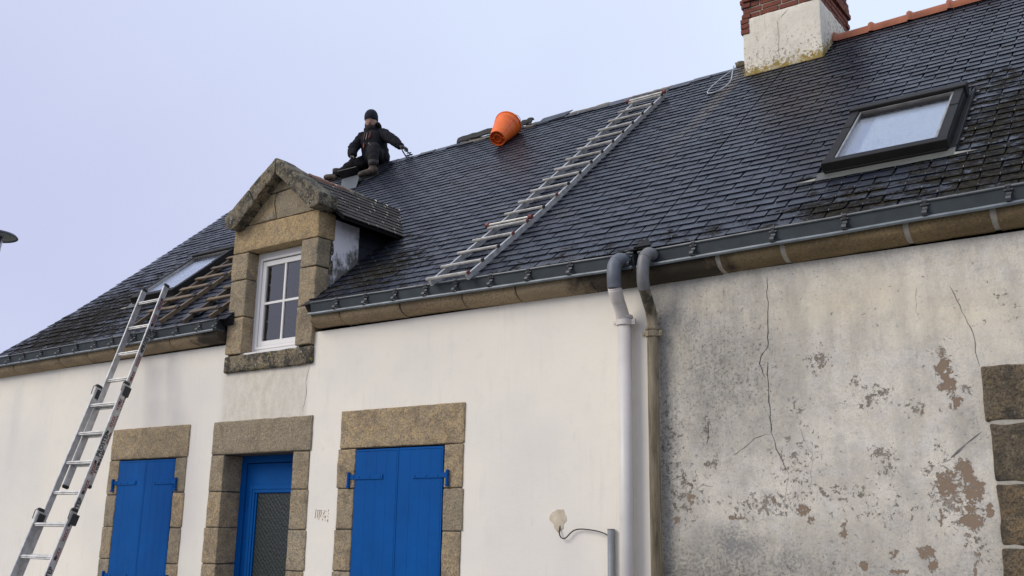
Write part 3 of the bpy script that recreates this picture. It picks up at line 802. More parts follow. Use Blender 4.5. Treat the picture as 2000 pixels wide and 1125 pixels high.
# ------------------------------------------------------------------ gutters
def gutter(parent, x0, x1, hooks, ends=(True, True)):
    # folded zinc: ledge with a drip edge lying on the cornice, upright face, bead along its rim
    n = max(2, int((x1 - x0) / .3)); X = [x0 + (x1 - x0) * k / n for k in range(n + 1)]
    led = MB()
    prof = [(-.192, 3.655), (-.198, 3.668), (-.192, 3.682), (-.132, 3.693), (-.02, 3.696), (-.02, 3.677), (-.184, 3.664)]
    face = [(-.140, 3.690), (-.165, 3.790), (-.161, 3.792), (-.133, 3.690)]
    def sweep(mb, pr, xs_):
        m = len(pr); vs = []; fs = []
        for x in xs_:
            wob = .0035 * mnoise.noise(Vector((x * 2.1, 3, 0)))
            for y, z in pr: vs.append((x, y, z + dz(x) + wob))
        for k in range(len(xs_) - 1):
            for j in range(m):
                j2 = (j + 1) % m
                fs.append((k * m + j, k * m + j2, (k + 1) * m + j2, (k + 1) * m + j))
        fs.append(tuple(range(m))); fs.append(tuple(range((len(xs_) - 1) * m, len(xs_) * m)))
        mb.add(vs, fs)
    fm = MB(); sweep(fm, face, X)
    bk = [(-.02, 3.694), (-.02, 3.83), (-.015, 3.83), (-.015, 3.694)]
    sweep(fm, bk, X)
    for i, e in enumerate((x0 + .002, x1 - .002)):
        if ends[i]:
            fm.prism([(-.140, 3.695), (-.163, 3.788), (-.02, 3.80), (-.02, 3.695)], lambda u, v, d: (d, u, v + dz(d)), e - .002, e + .002)
    G = obj('gutter', fm, MAT['zinc_dark'], parent)
    sweep(led, prof, X); obj('drip_ledge', led, MAT['zinc_light'], G)
    bd = MB(); bd.tube([(x, -.167, 3.793 + dz(x) + .0035 * mnoise.noise(Vector((x * 2.1, 3, 0)))) for x in X], .0105, 8)
    obj('rim_bead', bd, MAT['zinc_bead'], G, True)
    # one hook shape shared by all: S-bent strap from the rim down to the ledge
    hm = MB()
    path = [(-.170, -.008), (-.180, -.018), (-.176, -.030), (-.166, -.040), (-.170, -.054), (-.188, -.066), (-.206, -.078), (-.212, -.094), (-.202, -.108), (-.184, -.110), (-.172, -.100), (-.170, -.088), (-.180, -.080)]
    n_p = len(path); vs = []; fs = []
    for i, (y_, z_) in enumerate(path):
        a = path[max(i - 1, 0)]; b_ = path[min(i + 1, n_p - 1)]; ty, tz = b_[0] - a[0], b_[1] - a[1]; l = math.hypot(ty, tz)
        ny_, nz2 = -tz / l * .0022, ty / l * .0022
        w_h = .016 if i > 1 else .011
        vs += [(-w_h, y_ + ny_, z_ + nz2), (w_h, y_ + ny_, z_ + nz2), (w_h, y_ - ny_, z_ - nz2), (-w_h, y_ - ny_, z_ - nz2)]
    for i in range(n_p - 1):
        for j in range(4): fs.append((i * 4 + j, (i + 1) * 4 + j, (i + 1) * 4 + (j + 1) % 4, i * 4 + (j + 1) % 4))
    fs += [(0, 1, 2, 3), (n_p * 4 - 1, n_p * 4 - 2, n_p * 4 - 3, n_p * 4 - 4)]
    hm.add(vs, fs)
    hm.tube([(-.016, -.167, 0), (.016, -.167, 0)], .0155, 8)
    hm.obox((0, -.168, -.024), (.028, 0, 0), (0, .008, 0), (0, 0, .005))
    me = hm.mesh('gutter_hook')
    me.materials.append(MAT['zinc_hook'])
    for hx in hooks:
        o = link('gutter_hook', me, None, G); o.location = (hx, 0, 3.793 + dz(hx)); o.rotation_euler = (0, 0, random.uniform(-.08, .08))
    return G
gutter(white, XLW, -8.96, [-13.26, -12.89, -12.48, -12.06, -11.65, -11.26, -10.90, -10.45, -10.05, -9.64, -9.25, -8.99 + .06])
gutter(white, -7.47, XS - .035, [-7.09, -6.70, -6.30, -5.93, -5.56, -5.18, -4.78, -4.35, -3.80])
gutter(old, XS + .01, XR, [-3.22, -2.59, -2.06, -1.52, -1.0, -.45, .1, .65, 1.2])

# ------------------------------------------------------------------ roofs
EXP, SW = .125, .252
def smax(x): return float(np.interp(x, [-13.7, -12, -5.6, -4.5, -3.3, -1.8, 2], [4.98, 5.12, 5.13, 5.27, 5.33, 5.40, 5.5]))
def verge(s): return float(np.interp(-.07 + s * CA, [-.1, .44, 1.1, 2.0, 2.94, 3.65, 3.9], [-13.70, -13.48, -13.40, -13.46, -13.54, -13.66, -13.72]))
HOLES = [(-2.38, -1.44, .84, 2.02), (-11.72, -10.86, .98, 2.18), (-4.22, -3.30, 4.74, 9), (-8.80, -7.62, -1, 1.15)]
def in_hole(x, s): return any(a < x < b and c < s < d for a, b, c, d in HOLES)
def deck(parent, x0, x1, mat):
    m = MB()
    xb = sorted(set([x0, x1] + [v for a, b_, c, d in HOLES for v in (a, b_) if x0 < v < x1]))
    sb_ = sorted(set([-.05, .84, 2.02, .98, 2.18, 1.15, 4.74, 5.05]))
    for i in range(len(xb) - 1):
        for k in range(len(sb_) - 1):
            cx, cs = (xb[i] + xb[i + 1]) / 2, (sb_[k] + sb_[k + 1]) / 2
            if in_hole(cx, cs): continue
            a, b_, c, d = xb[i], xb[i + 1], sb_[k], sb_[k + 1]
            P = [RP(a, c, -.10), RP(b_, c, -.10), RP(b_, d, -.10), RP(a, d, -.10), RP(a, c, -.006), RP(b_, c, -.006), RP(b_, d, -.006), RP(a, d, -.006)]
            m.add(P, [(0,3,2,1),(4,5,6,7),(0,1,5,4),(1,2,6,5),(2,3,7,6),(3,0,4,7)])
    # rear slope
    za, zb_ = 3.87 + 5.08 * SA, 3.75
    ya = -.07 + 5.08 * CA
    m.add([(x0, ya, za), (x1, ya, za), (x1, yb + .3, zb_), (x0, yb + .3, zb_), (x0, ya, za - .1), (x1, ya, za - .1), (x1, yb + .3, zb_ - .1), (x0, yb + .3, zb_ - .1)],
          [(0,1,2,3),(4,7,6,5),(0,4,5,1),(1,5,6,2),(2,6,7,3),(3,7,4,0)])
    return obj('roof', m, mat, parent)
MAT['deck'] = m_plain('roof_underlay', (.012, .012, .012), None, 5, .9, bump=0)
roof_w = deck(white, -13.42, XS, MAT['deck'])
roof_o = deck(old, XS, XR, MAT['deck'])
def slate_verts(x0, x1, s0, L_, rng, rough, lift=.0):
    hb, ht, th = .0150 + rng.uniform(-.001, .003) + lift, .0035 + lift * .4, .0052
    j = rough
    sk = rng.uniform(-j, j) * .8
    xa, xb = x0 + .0050 + rng.uniform(0, .002 + j * .3), x1 - .0050 - rng.uniform(0, .002 + j * .3)
    sa, sb_ = s0 + sk + rng.uniform(-j, j), s0 - sk + rng.uniform(-j, j)
    top = [(xa, sa, hb), (xb, sb_, hb), (xb, s0 + L_, ht), (xa, s0 + L_, ht)]
    if rng.random() < .18:      # a knocked-off corner
        c = rng.uniform(.008, .022)
        if rng.random() < .5: top = [(xa, sa + c * .7, hb), (xa + c, sa, hb)] + top[1:]
        else: top = [top[0], (xb - c, sb_, hb), (xb, sb_ + c * .7, hb)] + top[2:]
    n = len(top)
    vs = [RP(x, s, h) for x, s, h in top] + [RP(x, s, h - th) for x, s, h in top]
    fs = [tuple(range(n))] + [(i, i + n, (i + 1) % n + n, (i + 1) % n) for i in range(n)]
    return vs, fs
def lay(roof, house, x0, x1, mat, cam_pt):
    rng = random.Random(11 if house is white else 12)
    items = []; hooks = MB(); dull = MB()
    k = 0; s0 = -.100
    while True:
        off = (k % 2) * SW / 2 + .06
        if s0 > smax(-2) - .03: break
        n0 = int(math.floor((x0 - off) / SW)) - 1; n1 = int(math.ceil((x1 - off) / SW)) + 1
        for n in range(n0, n1):
            a, b_ = off + n * SW + rng.uniform(-.004, .004), off + (n + 1) * SW + rng.uniform(-.004, .004)
            va = max(verge(s0), x0) if house is white else x0
            a, b_ = max(a, va), min(b_, x1)
            if b_ - a < .03: continue
            cx = (a + b_) / 2; sm = smax(cx)
            if s0 > sm - .05: continue
            for ha, hb, hc, hd in HOLES:          # trim against the openings
                if hc < s0 + .06 < hd:
                    if a < ha < b_: b_ = ha
                    elif a < hb < b_: a = hb
            cx = (a + b_) / 2
            if in_hole(cx, s0 + .06): continue
            if b_ - a < .03: continue
            left = np.clip((-8.5 - cx) / 4, 0, 1)
            rough = .0026 + .006 * left * (1.4 if s0 < 1.6 else .6) + (.002 if cx > -2.6 and s0 < 1.5 else 0)
            lift = .006 * left if rng.random() < .3 else 0
            L_ = min(.165, sm - s0)
            if s0 > .3 and rng.random() < .012: s0_ = s0 - rng.uniform(.010, .028)
            else: s0_ = s0
            items.append((cx, s0, slate_verts(a, b_, s0_, L_, rng, rough, lift), rng.random()))
            hx = (a + b_) / 2 + rng.uniform(-.006, .006); hs = s0 + rough
            if b_ - a > .18 and rng.random() < .93:
                H = dull if (cx < -8 or rng.random() < .35) else hooks
                P = [RP(hx, hs - .004, .010), RP(hx, hs - .005, .021 + lift), RP(hx, hs + .016, .021 + lift)]
                for p, q in zip(P[:-1], P[1:]): H.bar(p, q, .0032, .0032, RN if p is P[1] else RU)
        s0 += EXP; k += 1
    items.sort(key=lambda it: (RP(it[0], it[1]) - CAM_LOC).length)
    vis = [it for it in items if it[0] < -.80]
    single = vis[:300]; ids = set(id(i) for i in single)
    for it in single:
        m = bpy.data.meshes.new('slate'); m.from_pydata([tuple(v) for v in it[2][0]], [], it[2][1]); m.materials.append(mat)
        link('slate', m, None, roof)
    V = []; F = []; T = []
    for it in items:
        if id(it) in ids: continue
        vs, fs = it[2]; b0 = len(V)
        V += [tuple(v) for v in vs]; F += [tuple(i + b0 for i in f) for f in fs]; T += [it[3]] * len(vs)
    m = bpy.data.meshes.new('slates'); m.from_pydata(V, [], F)
    at = m.attributes.new('tone', 'FLOAT', 'POINT'); at.data.foreach_set('value', np.array(T, np.float32))
    kind(link('slates', m, mat, roof), 'stuff')
    kind(obj('slate_hooks', hooks, MAT['hook_steel'], roof), 'stuff')
    kind(obj('dull_slate_hooks', dull, MAT['hook_dull'], roof), 'stuff')
lay(roof_w, white, -13.75, XS, MAT['slate'], None)
lay(roof_o, old, XS, XR, MAT['slate'], None)

# ridge: long slates bedded in mortar left of the chimney
rng = random.Random(5)
x = -13.66
while x < -4.26:
    w = rng.uniform(.20, .34); w = min(w, -4.24 - x)
    if w < .05: break
    sm = smax(x); h = .018 + rng.uniform(0, .010); t0 = sm - rng.uniform(.10, .17); t1 = sm + rng.uniform(-.01, .035)
    m = MB()
    P = [RP(x + .002, t0, h), RP(x + w - .002, t0 + rng.uniform(-.01, .01), h), RP(x + w - .002, t1 + rng.uniform(-.008, .008), h), RP(x + .002, t1, h)]
    Q = [p - RN * .009 for p in P]
    m.add(P + Q, [(0,1,2,3),(7,6,5,4),(0,4,5,1),(1,5,6,2),(2,6,7,3),(3,7,4,0)])
    obj('ridge_slate', m, MAT['slate'], roof_w if x < XS else roof_o)
    x += w
MAT['ridge_mortar'] = m_plain('ridge_mortar', (.20, .18, .145), (.11, .10, .08), 14, .95, bump=.8, bscale=40)
for (xa, xb_, sa, sb_) in [(-8.75, -8.05, 5.02, 5.17), (-7.62, -7.42, 5.04, 5.17), (-7.0, -6.25, 5.07, 5.19), (-5.95, -5.35, 5.11, 5.2), (-9.6, -9.3, 5.08, 5.16)]:
    rr = rock('ridge_mortar', (xa, 0, 0), (xb_, sb_ - sa, .026), MAT['ridge_mortar'], roof_w, r=.010, amp=.010, step=.04, seed=int(xa * 10))
    for v in rr.data.vertices: v.co = RP(v.co.x, sa - .02 + v.co.y, .004 + v.co.z)
# terracotta ridge tiles
x = -3.30; tm = None
ry, rz = -.07 + 5.33 * CA, 3.87 + 5.33 * SA - .025
me_t = None
while x < XR - .1:
    m = MB()
    seg = 10; L_ = .425
    def arch(r, xx, zz): return [(xx, r * math.cos(rad(-12 + 204 * k / seg)), zz + r * math.sin(rad(-12 + 204 * k / seg))) for k in range(seg + 1)]
    if me_t is None:
        rings = [arch(.128, 0, 0), arch(.132, .02, .004), arch(.120, .045, 0), arch(.101, .062, 0), arch(.104, L_ + .01, 0), arch(.085, L_ + .01, 0)]
        vs = [p for r_ in rings for p in r_]; fs = []
        for i in range(len(rings) - 1):
            for k in range(seg): a = i * (seg + 1) + k; fs.append((a, a + 1, a + seg + 2, a + seg + 1))
        vs += arch(.09, 0, 0); b0 = len(rings) * (seg + 1)
        for k in range(seg): fs.append((k, b0 + k, b0 + k + 1, k + 1))
        m.add(vs, fs); me_t = m.mesh('ridge_tile', True); me_t.materials.append(MAT['terracotta'])
        try: me_t.set_sharp_from_angle(angle=rad(50))
        except Exception: pass
    o = link('ridge_tile', me_t, None, roof_o)
    sm = smax(x + .2)
    o.location = (x, -.07 + sm * CA, 3.87 + sm * SA - .03 + rng.uniform(-.004, .004)); o.rotation_euler = (0, rng.uniform(-.012, -.002), rng.uniform(-.01, .01))
    x += L_

# ------------------------------------------------------------------ chimney
CX0, CX1, CY0, CY1 = -4.235, -3.285, 3.505, 4.62
ZB = 7.655
def warp_ch(p):
    k = max(0.0, 1 - (p.z - 6.70) / .30)
    if p.y < CY0 + .3:
        p.y -= .05 * k * k
    if p.x < CX0 + .2: p.x -= .07 * k * k
    return p
chim = rock('chimney', (CX0, CY0, 6.5), (CX1, CY1, ZB), MAT['chimney'], old, r=.02, amp=.008, step=.06, seed=3, warp=warp_ch)
core = MB(); core.box(CX0 + .02, CX1 - .02, CY0 + .02, CY1 - .02, ZB - .02, 8.42)
obj('brick_core', core, MAT['mortar'], chim)
bmm = bpy.data.meshes.new('brick')
bb = bmesh.new(); bmesh.ops.create_cube(bb, size=1.0, matrix=Matrix.Diagonal((.226, .10, .058, 1)))
bmesh.ops.bevel(bb, geom=list(bb.edges), offset=.005, segments=1, affect='EDGES')
bb.to_mesh(bmm); bb.free(); bmm.materials.append(MAT['brick'])
for r_ in range(11):
    z = ZB + .036 + r_ * .070
    proud = {3: .028, 4: .012, 8: .03, 9: .05}.get(r_, -.008)
    off = (r_ % 2) * .5
    for side in range(4):
        Lx = (CX1 - CX0) if side in (0, 2) else (CY1 - CY0)
        n = 4 if side in (0, 2) else 5
        pitch = Lx / n
        for k in range(n):
            u = (k + .5) * pitch - Lx / 2 + (off - .25) * .06
            o = link('brick', bmm, None, chim)
            cxm, cym = (CX0 + CX1) / 2, (CY0 + CY1) / 2
            d = proud - .05 + random.uniform(-.004, .004)
            if side == 0: o.location = (cxm + u, CY0 - d, z)
            elif side == 2: o.location = (cxm + u, CY1 + d, z)
            elif side == 1: o.location = (CX1 + d, cym + u, z); o.rotation_euler.z = rad(90)
            else: o.location = (CX0 - d, cym + u, z); o.rotation_euler.z = rad(90)
            o.rotation_euler.x += random.uniform(-.02, .02); o.rotation_euler.y += random.uniform(-.012, .012)
            o.scale.x = pitch / .238
# bare brick corner where the render has fallen away
for r_ in range(3):
    o = link('brick', bmm, None, chim); o.location = (CX0 + .035, CY0 + .035, ZB - .03 - r_ * .068); o.scale.x = .45; o.rotation_euler.z = random.uniform(-.03, .03)
cap = MB(); cap.box(CX0 - .05, CX1 + .05, CY0 - .05, CY1 + .05, 8.43, 8.51)
obj('chimney_cap', cap, MAT['mortar'], chim)
for k in range(2):
    p = MB(); p.lathe((-3.76, 3.85 + k * .45, 8.51), (0, 0, 1), [(0, .13), (.04, .13), (.06, .11), (.38, .095), (.40, .115), (.44, .115), (.44, .085), (.1, .085)], 20)
    obj('chimney_pot', p, MAT['terracotta'], chim, True)
ribbon('crack', [(-3.80, 7.52), (-3.79, 7.32), (-3.80, 7.15), (-3.79, 7.02)], .0045, MAT['crack'], chim, y=CY0 - .006)
ribbon('crack', [(-3.79, 7.52), (-3.66, 7.62)], .005, MAT['crack_faint'], chim, y=CY0 - .006)

# ------------------------------------------------------------------ skylights
def skylight(parent, xa, xb_, sa, sb_, side_w, blind):
    H = .112
    def slab(m, x0, x1, s0, s1, h0, h1, h1b=None):
        h1b = h1 if h1b is None else h1b
        P = [RP(x0, s0, h0), RP(x1, s0, h0), RP(x1, s1, h0), RP(x0, s1, h0), RP(x0, s0, h1), RP(x1, s0, h1), RP(x1, s1, h1b), RP(x0, s1, h1b)]
        m.add(P, [(0,3,2,1),(4,5,6,7),(0,1,5,4),(1,2,6,5),(2,3,7,6),(3,0,4,7)])
    def cham(o, w=.004):
        bm = bmesh.new(); bm.from_mesh(o.data); bmesh.ops.bevel(bm, geom=list(bm.edges), offset=w, segments=1, affect='EDGES'); bm.to_mesh(o.data); bm.free()
    fr = MB()
    fw = .075
    slab(fr, xa, xa + .03, sa, sb_, -.05, H * .75); slab(fr, xb_ - .03, xb_, sa, sb_, -.05, H * .75)
    slab(fr, xa, xb_, sa, sa + .03, -.05, H * .70); slab(fr, xa, xb_, sb_ - .03, sb_, -.05, H * .75)
    F = obj('skylight', fr, MAT['velux'], parent); cham(F)
    # cladding: two pieces on each side, hood on top, bottom bar
    for (x0, x1) in ((xa + .002, xa + fw), (xb_ - fw, xb_ - .002)):
        a = MB(); slab(a, x0, x1, sa + .03, sa + (sb_ - sa) * .60, .045, H); o = obj('side_cladding', a, MAT['velux'], F); cham(o)
        a = MB(); slab(a, x0 + .001, x1 - .001, sa + (sb_ - sa) * .60 + .004, sb_ - .12, .045, H + .006); o = obj('side_cladding', a, MAT['velux'], F); cham(o)
    a = MB(); slab(a, xa - .012, xb_ + .012, sb_ - .13, sb_ + .02, .03, H + .030, H + .012); o = obj('top_hood', a, MAT['velux'], F); cham(o, .008)
    a = MB(); slab(a, xa - .004, xb_ + .004, sa - .02, sa + .055, .035, H + .004, H + .008); o = obj('bottom_cladding', a, MAT['velux'], F); cham(o)
    a = MB(); slab(a, xa + .01, xb_ - .01, sa - .035, sa - .012, .012, .045); obj('lower_bar', a, MAT['velux'], F)
    # sash trim, pane
    a = MB(); slab(a, xa + fw + .004, xa + fw + .020, sa + .06, sb_ - .14, .070, .104); slab(a, xb_ - fw - .020, xb_ - fw - .004, sa + .06, sb_ - .14, .070, .104)
    slab(a, xa + fw + .004, xb_ - fw - .004, sb_ - .160, sb_ - .145, .070, .108)
    obj('sash_trim', a, MAT['velux_alu'], F)
    a = MB(); slab(a, xa + fw + .022, xb_ - fw - .022, sa + .058, sb_ - .232, .078, .086); obj('pane', a, MAT['roof_glass'], F)
    # what shows through the glass: pale roller blind and the shaft's lining
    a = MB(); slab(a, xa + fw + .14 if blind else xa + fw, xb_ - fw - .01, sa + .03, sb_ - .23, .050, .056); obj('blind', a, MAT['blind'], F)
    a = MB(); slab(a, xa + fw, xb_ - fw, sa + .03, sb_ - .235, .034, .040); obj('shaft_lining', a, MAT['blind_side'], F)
    a = MB(); slab(a, xa + fw + .021, xb_ - fw - .021, sb_ - .230, sb_ - .162, .03, .083); slab(a, xa + fw + .03, xb_ - fw - .03, sb_ - .215, sb_ - .20, .0835, .087); obj('upper_sash', a, MAT['velux'], F)
    # flashing: apron below and stepped soakers beside
    a = MB()
    n = 14; th = .002
    V = []
    for i in range(n + 1):
        x0 = xa - .05 + (xb_ - xa + .10) * i / n
        V += [tuple(RP(x0, sa - .135 + .004 * math.sin(i * 1.9), .024)), tuple(RP(x0, sa - .05, .026)), tuple(RP(x0, sa + .0, .034))]
    a.add(V, [(i * 3 + j, (i + 1) * 3 + j, (i + 1) * 3 + j + 1, i * 3 + j + 1) for i in range(n) for j in range(2)])
    V2 = [tuple(Vector(v) - RN * .004) for v in V]
    a.add(V2, [(i * 3 + j, i * 3 + j + 1, (i + 1) * 3 + j + 1, (i + 1) * 3 + j) for i in range(n) for j in range(2)])
    obj('apron_flashing', a, MAT['lead'], F)
    for sx, xe in ((-1, xa - .05), (1, xb_ + .05)):
        a = MB(); a.add([tuple(RP(xe, sa - .13, .026)), tuple(RP(xe + sx * .16, sa - .105, .022)), tuple(RP(xe, sa - .085, .028)), tuple(RP(xe, sa - .13, .022)), tuple(RP(xe + sx * .16, sa - .105, .018)), tuple(RP(xe, sa - .085, .024))],
                        [(0,1,2),(3,5,4),(0,3,4,1),(1,4,5,2),(2,5,3,0)])
        obj('flashing_ear', a, MAT['lead_pale'], F)
    for sx, xe in ((-1, xa), (1, xb_)):
        a = MB()
        slab(a, min(xe, xe + sx * side_w), max(xe, xe + sx * side_w), sa - .02, sb_ + .05, .010, .020)
        slab(a, xe + sx * side_w - .003, xe + sx * side_w + .003, sa + .02, sb_ + .05, .010, .045)
        obj('side_flashing', a, MAT['velux'], F)
    if side_w > .05:
        a = MB()
        for k in range(6):
            s_ = sa + .16 + k * .22
            slab(a, xb_ + side_w - .01, xb_ + side_w + .03, s_, s_ + .05, .018, .021)
        obj('soaker', a, MAT['lead'], F)
    return F
skylight(old, -2.40, -1.47, .80, 2.08, .055, True)
skylight(white, -11.74, -10.83, .93, 2.24, .03, False)

# ------------------------------------------------------------------ dormer
DC = -8.175
zpk = 5.50
dm = MB()
# masonry core and cheeks
dm.box(-8.88, -8.66, .0, .35, 3.26, 4.83); dm.box(-7.78, -7.57, .0, .30, 3.26, 4.83)
dm.box(-8.88, -7.57, .0, .30, 4.60, 4.85)
dm.prism([(-8.86, 4.85), (-7.59, 4.85), (DC, 5.40)], lambda u, v, d: (u, d, v), .0, .30)
D = obj('dormer', dm, MAT['joint'], white)
FY = -.045
G1, G2, G3 = MAT['granite'], MAT['granite_ochre'], MAT['granite_mossy']
zl = [3.43, 3.845, 4.265, 4.575]
for k in range(3):
    rock('stone', (-8.905 + random.uniform(-.01, .01), FY, zl[k] + .005), (-8.645, .22, zl[k + 1] - .005), G1, D, seed=k + 1, amp=.006)
    rock('stone', (-7.795 , FY + random.uniform(-.006, .006), zl[k] + .005), (-7.548 + random.uniform(-.004, .008), .14 if k else .10, zl[k + 1] - .005), G1, D, seed=k + 11, amp=.006)
rock('stone', (-8.915, FY, 3.235), (-7.545, .2, 3.418), MAT['granite_mossy'], D, seed=21, amp=.006, r=.022)
rock('lintel', (-8.905, FY, 4.58), (-7.548, .2, 4.875), G2, D, seed=22, amp=.005)
rock('stone', (-7.66, .14, 4.20), (-7.552, .20, 4.84), G3, D, seed=23)
polyrock('stone', [(-8.79, 4.885), (-8.235, 4.885), (-8.285, 5.07), (-8.265, 5.185), (-8.445, 5.18)], FY + .005, .2, G2, D, seed=31)
polyrock('stone', [(-8.222, 4.885), (-7.64, 4.885), (-7.90, 5.14), (-8.02, 5.195), (-8.255, 5.185), (-8.272, 5.07)], FY + .004, .2, G1, D, seed=32)
polyrock('stone', [(-8.44, 5.192), (-8.02, 5.208), (-8.16, 5.36)], FY + .006, .2, G1, D, seed=33)
polyrock('stone', [(-8.46, 4.893), (-8.245, 4.893), (-8.29, 5.0)], FY - .003, .02, MAT['granite_grey'], D, seed=34, r=.004)
# coping stones, three on the left, two on the right
cp = dict(y0=-.175, y1=.10)
def cop(P, seed): polyrock('coping_stone', P, cp['y0'] + random.uniform(-.006, .006), cp['y1'], G3, D, amp=.007, seed=seed, r=.014)
def lerp(a, b_, t): return (a[0] + (b_[0] - a[0]) * t, a[1] + (b_[1] - a[1]) * t)
LT, LB = (-8.16, 5.535), (-8.945, 4.98)       # outer edge of the left coping
LI, LJ = (-8.15, 5.36), (-8.73, 4.85)
cop([(-8.945, 4.98), (-8.93, 4.87), (-8.83, 4.825), LJ, lerp(LI, LJ, .55), lerp(LT, LB, .52)], 41)
cop([lerp(LT, LB, .51), lerp(LI, LJ, .54), lerp(LI, LJ, .02), LT], 42)
RT, RB = (-8.155, 5.54), (-7.425, 5.01)
RI, RJ = (-8.145, 5.36), (-7.57, 4.86)
cop([RT, lerp(RT, RB, .38), lerp(RI, RJ, .40), RI], 44)
cop([lerp(RT, RB, .39), RB, (-7.425, 4.88), (-7.50, 4.86), RJ, lerp(RI, RJ, .41)], 45)
# roof of the dormer: two small slated slopes
up_r = Vector((DC - (-7.315), 0, zpk - .01 - 4.79)); dl = up_r.length; ur = up_r.normalized(); nr = Vector((ur.z, 0, -ur.x))
ul = Vector((-ur.x, 0, ur.z)); nl = Vector((-nr.x, 0, nr.z))
def back_y(z): return (z - 3.87) / SA * CA - .01
dr = MB()
for sgn, u_, n_, ex in ((1, ur, nr, -7.315), (-1, ul, nl, 2 * DC + 7.315)):
    e = Vector((ex, 0, 4.79)); t = Vector((DC, 0, zpk - .01))
    a0, a1 = e + Vector((0, .09, 0)), Vector((e.x, back_y(e.z) + .02, e.z)); b0, b1 = t + Vector((0, .09, 0)), Vector((t.x, back_y(t.z) + .02, t.z))
    P = [a0, a1, b1, b0]; Q = [p - n_ * .035 for p in P]
    dr.add(P + Q, [(0,1,2,3),(7,6,5,4),(0,4,5,1),(1,5,6,2),(2,6,7,3),(3,7,4,0)])
DRO = obj('dormer_roof', dr, MAT['deck'], D)
ds = MB(); dh = MB(); T = []
rng = random.Random(9)
for sgn, u_, n_, ex in ((1, ur, nr, -7.315), (-1, ul, nl, 2 * DC + 7.315)):
    e = Vector((ex, 0, 4.79)); k = 0; q = -.012
    while q < dl - .04:
        y = .07 + (-.11 if k % 2 else 0); zq = 4.79 + q * u_.z
        yend = back_y(zq) + .02
        while y < yend:
            y0_, y1_ = max(y, .07), min(y + .22, yend)
            if y1_ - y0_ > .03:
                h = .016 + rng.uniform(0, .006); L_ = min(.165, dl - q + .01)
                c0 = e + u_ * (q + rng.uniform(-.006, .006)) + n_ * h; c1 = e + u_ * (q + L_) + n_ * .005
                Y0, Y1 = Vector((0, y0_ + .003, 0)), Vector((0, y1_ - .003, 0))
                P = [c0 + Y0, c0 + Y1, c1 + Y1, c1 + Y0]; Q = [p - n_ * .009 for p in P]
                if sgn > 0:
                    m = MB(); m.add(P + Q, [(0,1,2,3),(0,4,5,1),(1,5,6,2),(2,6,7,3),(3,7,4,0)])
                    obj('slate', m, MAT['slate_mossy'], D)
                else:
                    ds.add(P + Q, [(0,1,2,3),(0,4,5,1),(1,5,6,2),(2,6,7,3),(3,7,4,0)]); T += [rng.random()] * 8
                c = (c0 + (Y0 + Y1) / 2) + Vector((0, rng.uniform(-.05, .05), 0))
                if rng.random() < .6:
                    dh.bar(c - u_ * .005 + n_ * -.008, c - u_ * .006 + n_ * .006, .005, .005, n_.cross(u_)); dh.bar(c - u_ * .006 + n_ * .006, c + u_ * .03 + n_ * .004, .005, .005, n_)
            y += .22
        q += .118; k += 1
o = obj('dormer_slates', ds, MAT['slate_mossy'], D); kind(o, 'stuff')
at = o.data.attributes.new('tone', 'FLOAT', 'POINT'); at.data.foreach_set('value', np.array(T, np.float32))
kind(obj('dormer_slate_hooks', dh, MAT['hook_steel'], D), 'stuff')
MAT['rusty'] = m_plain('rust_brown_ridge', (.20, .085, .045), (.08, .06, .045), 6, .85, bump=.6, bscale=30)
MAT['mossy_mortar'] = m_granite('mossy_mortar', (.22, .19, .14), (.08, .065, .045), lichen=.9, grime=.8)
yy = .02; k = 0
while yy < 1.84:
    L_ = [.30, .34, .26, .30, .24, .28, .3][k % 7]
    y1_ = min(yy + L_, 1.88)
    rock('ridge_cap', (DC - .085, yy, zpk - .055), (DC + .085, y1_ - .006, zpk + .018 - .02 * (k > 3)), MAT['rusty'] if k in (1, 2) else MAT['mossy_mortar'], D, r=.022, amp=.010, step=.06, seed=50 + k,
         warp=lambda p: Vector((p.x, p.y, p.z - abs(p.x - DC) * .75)))
    yy = y1_; k += 1
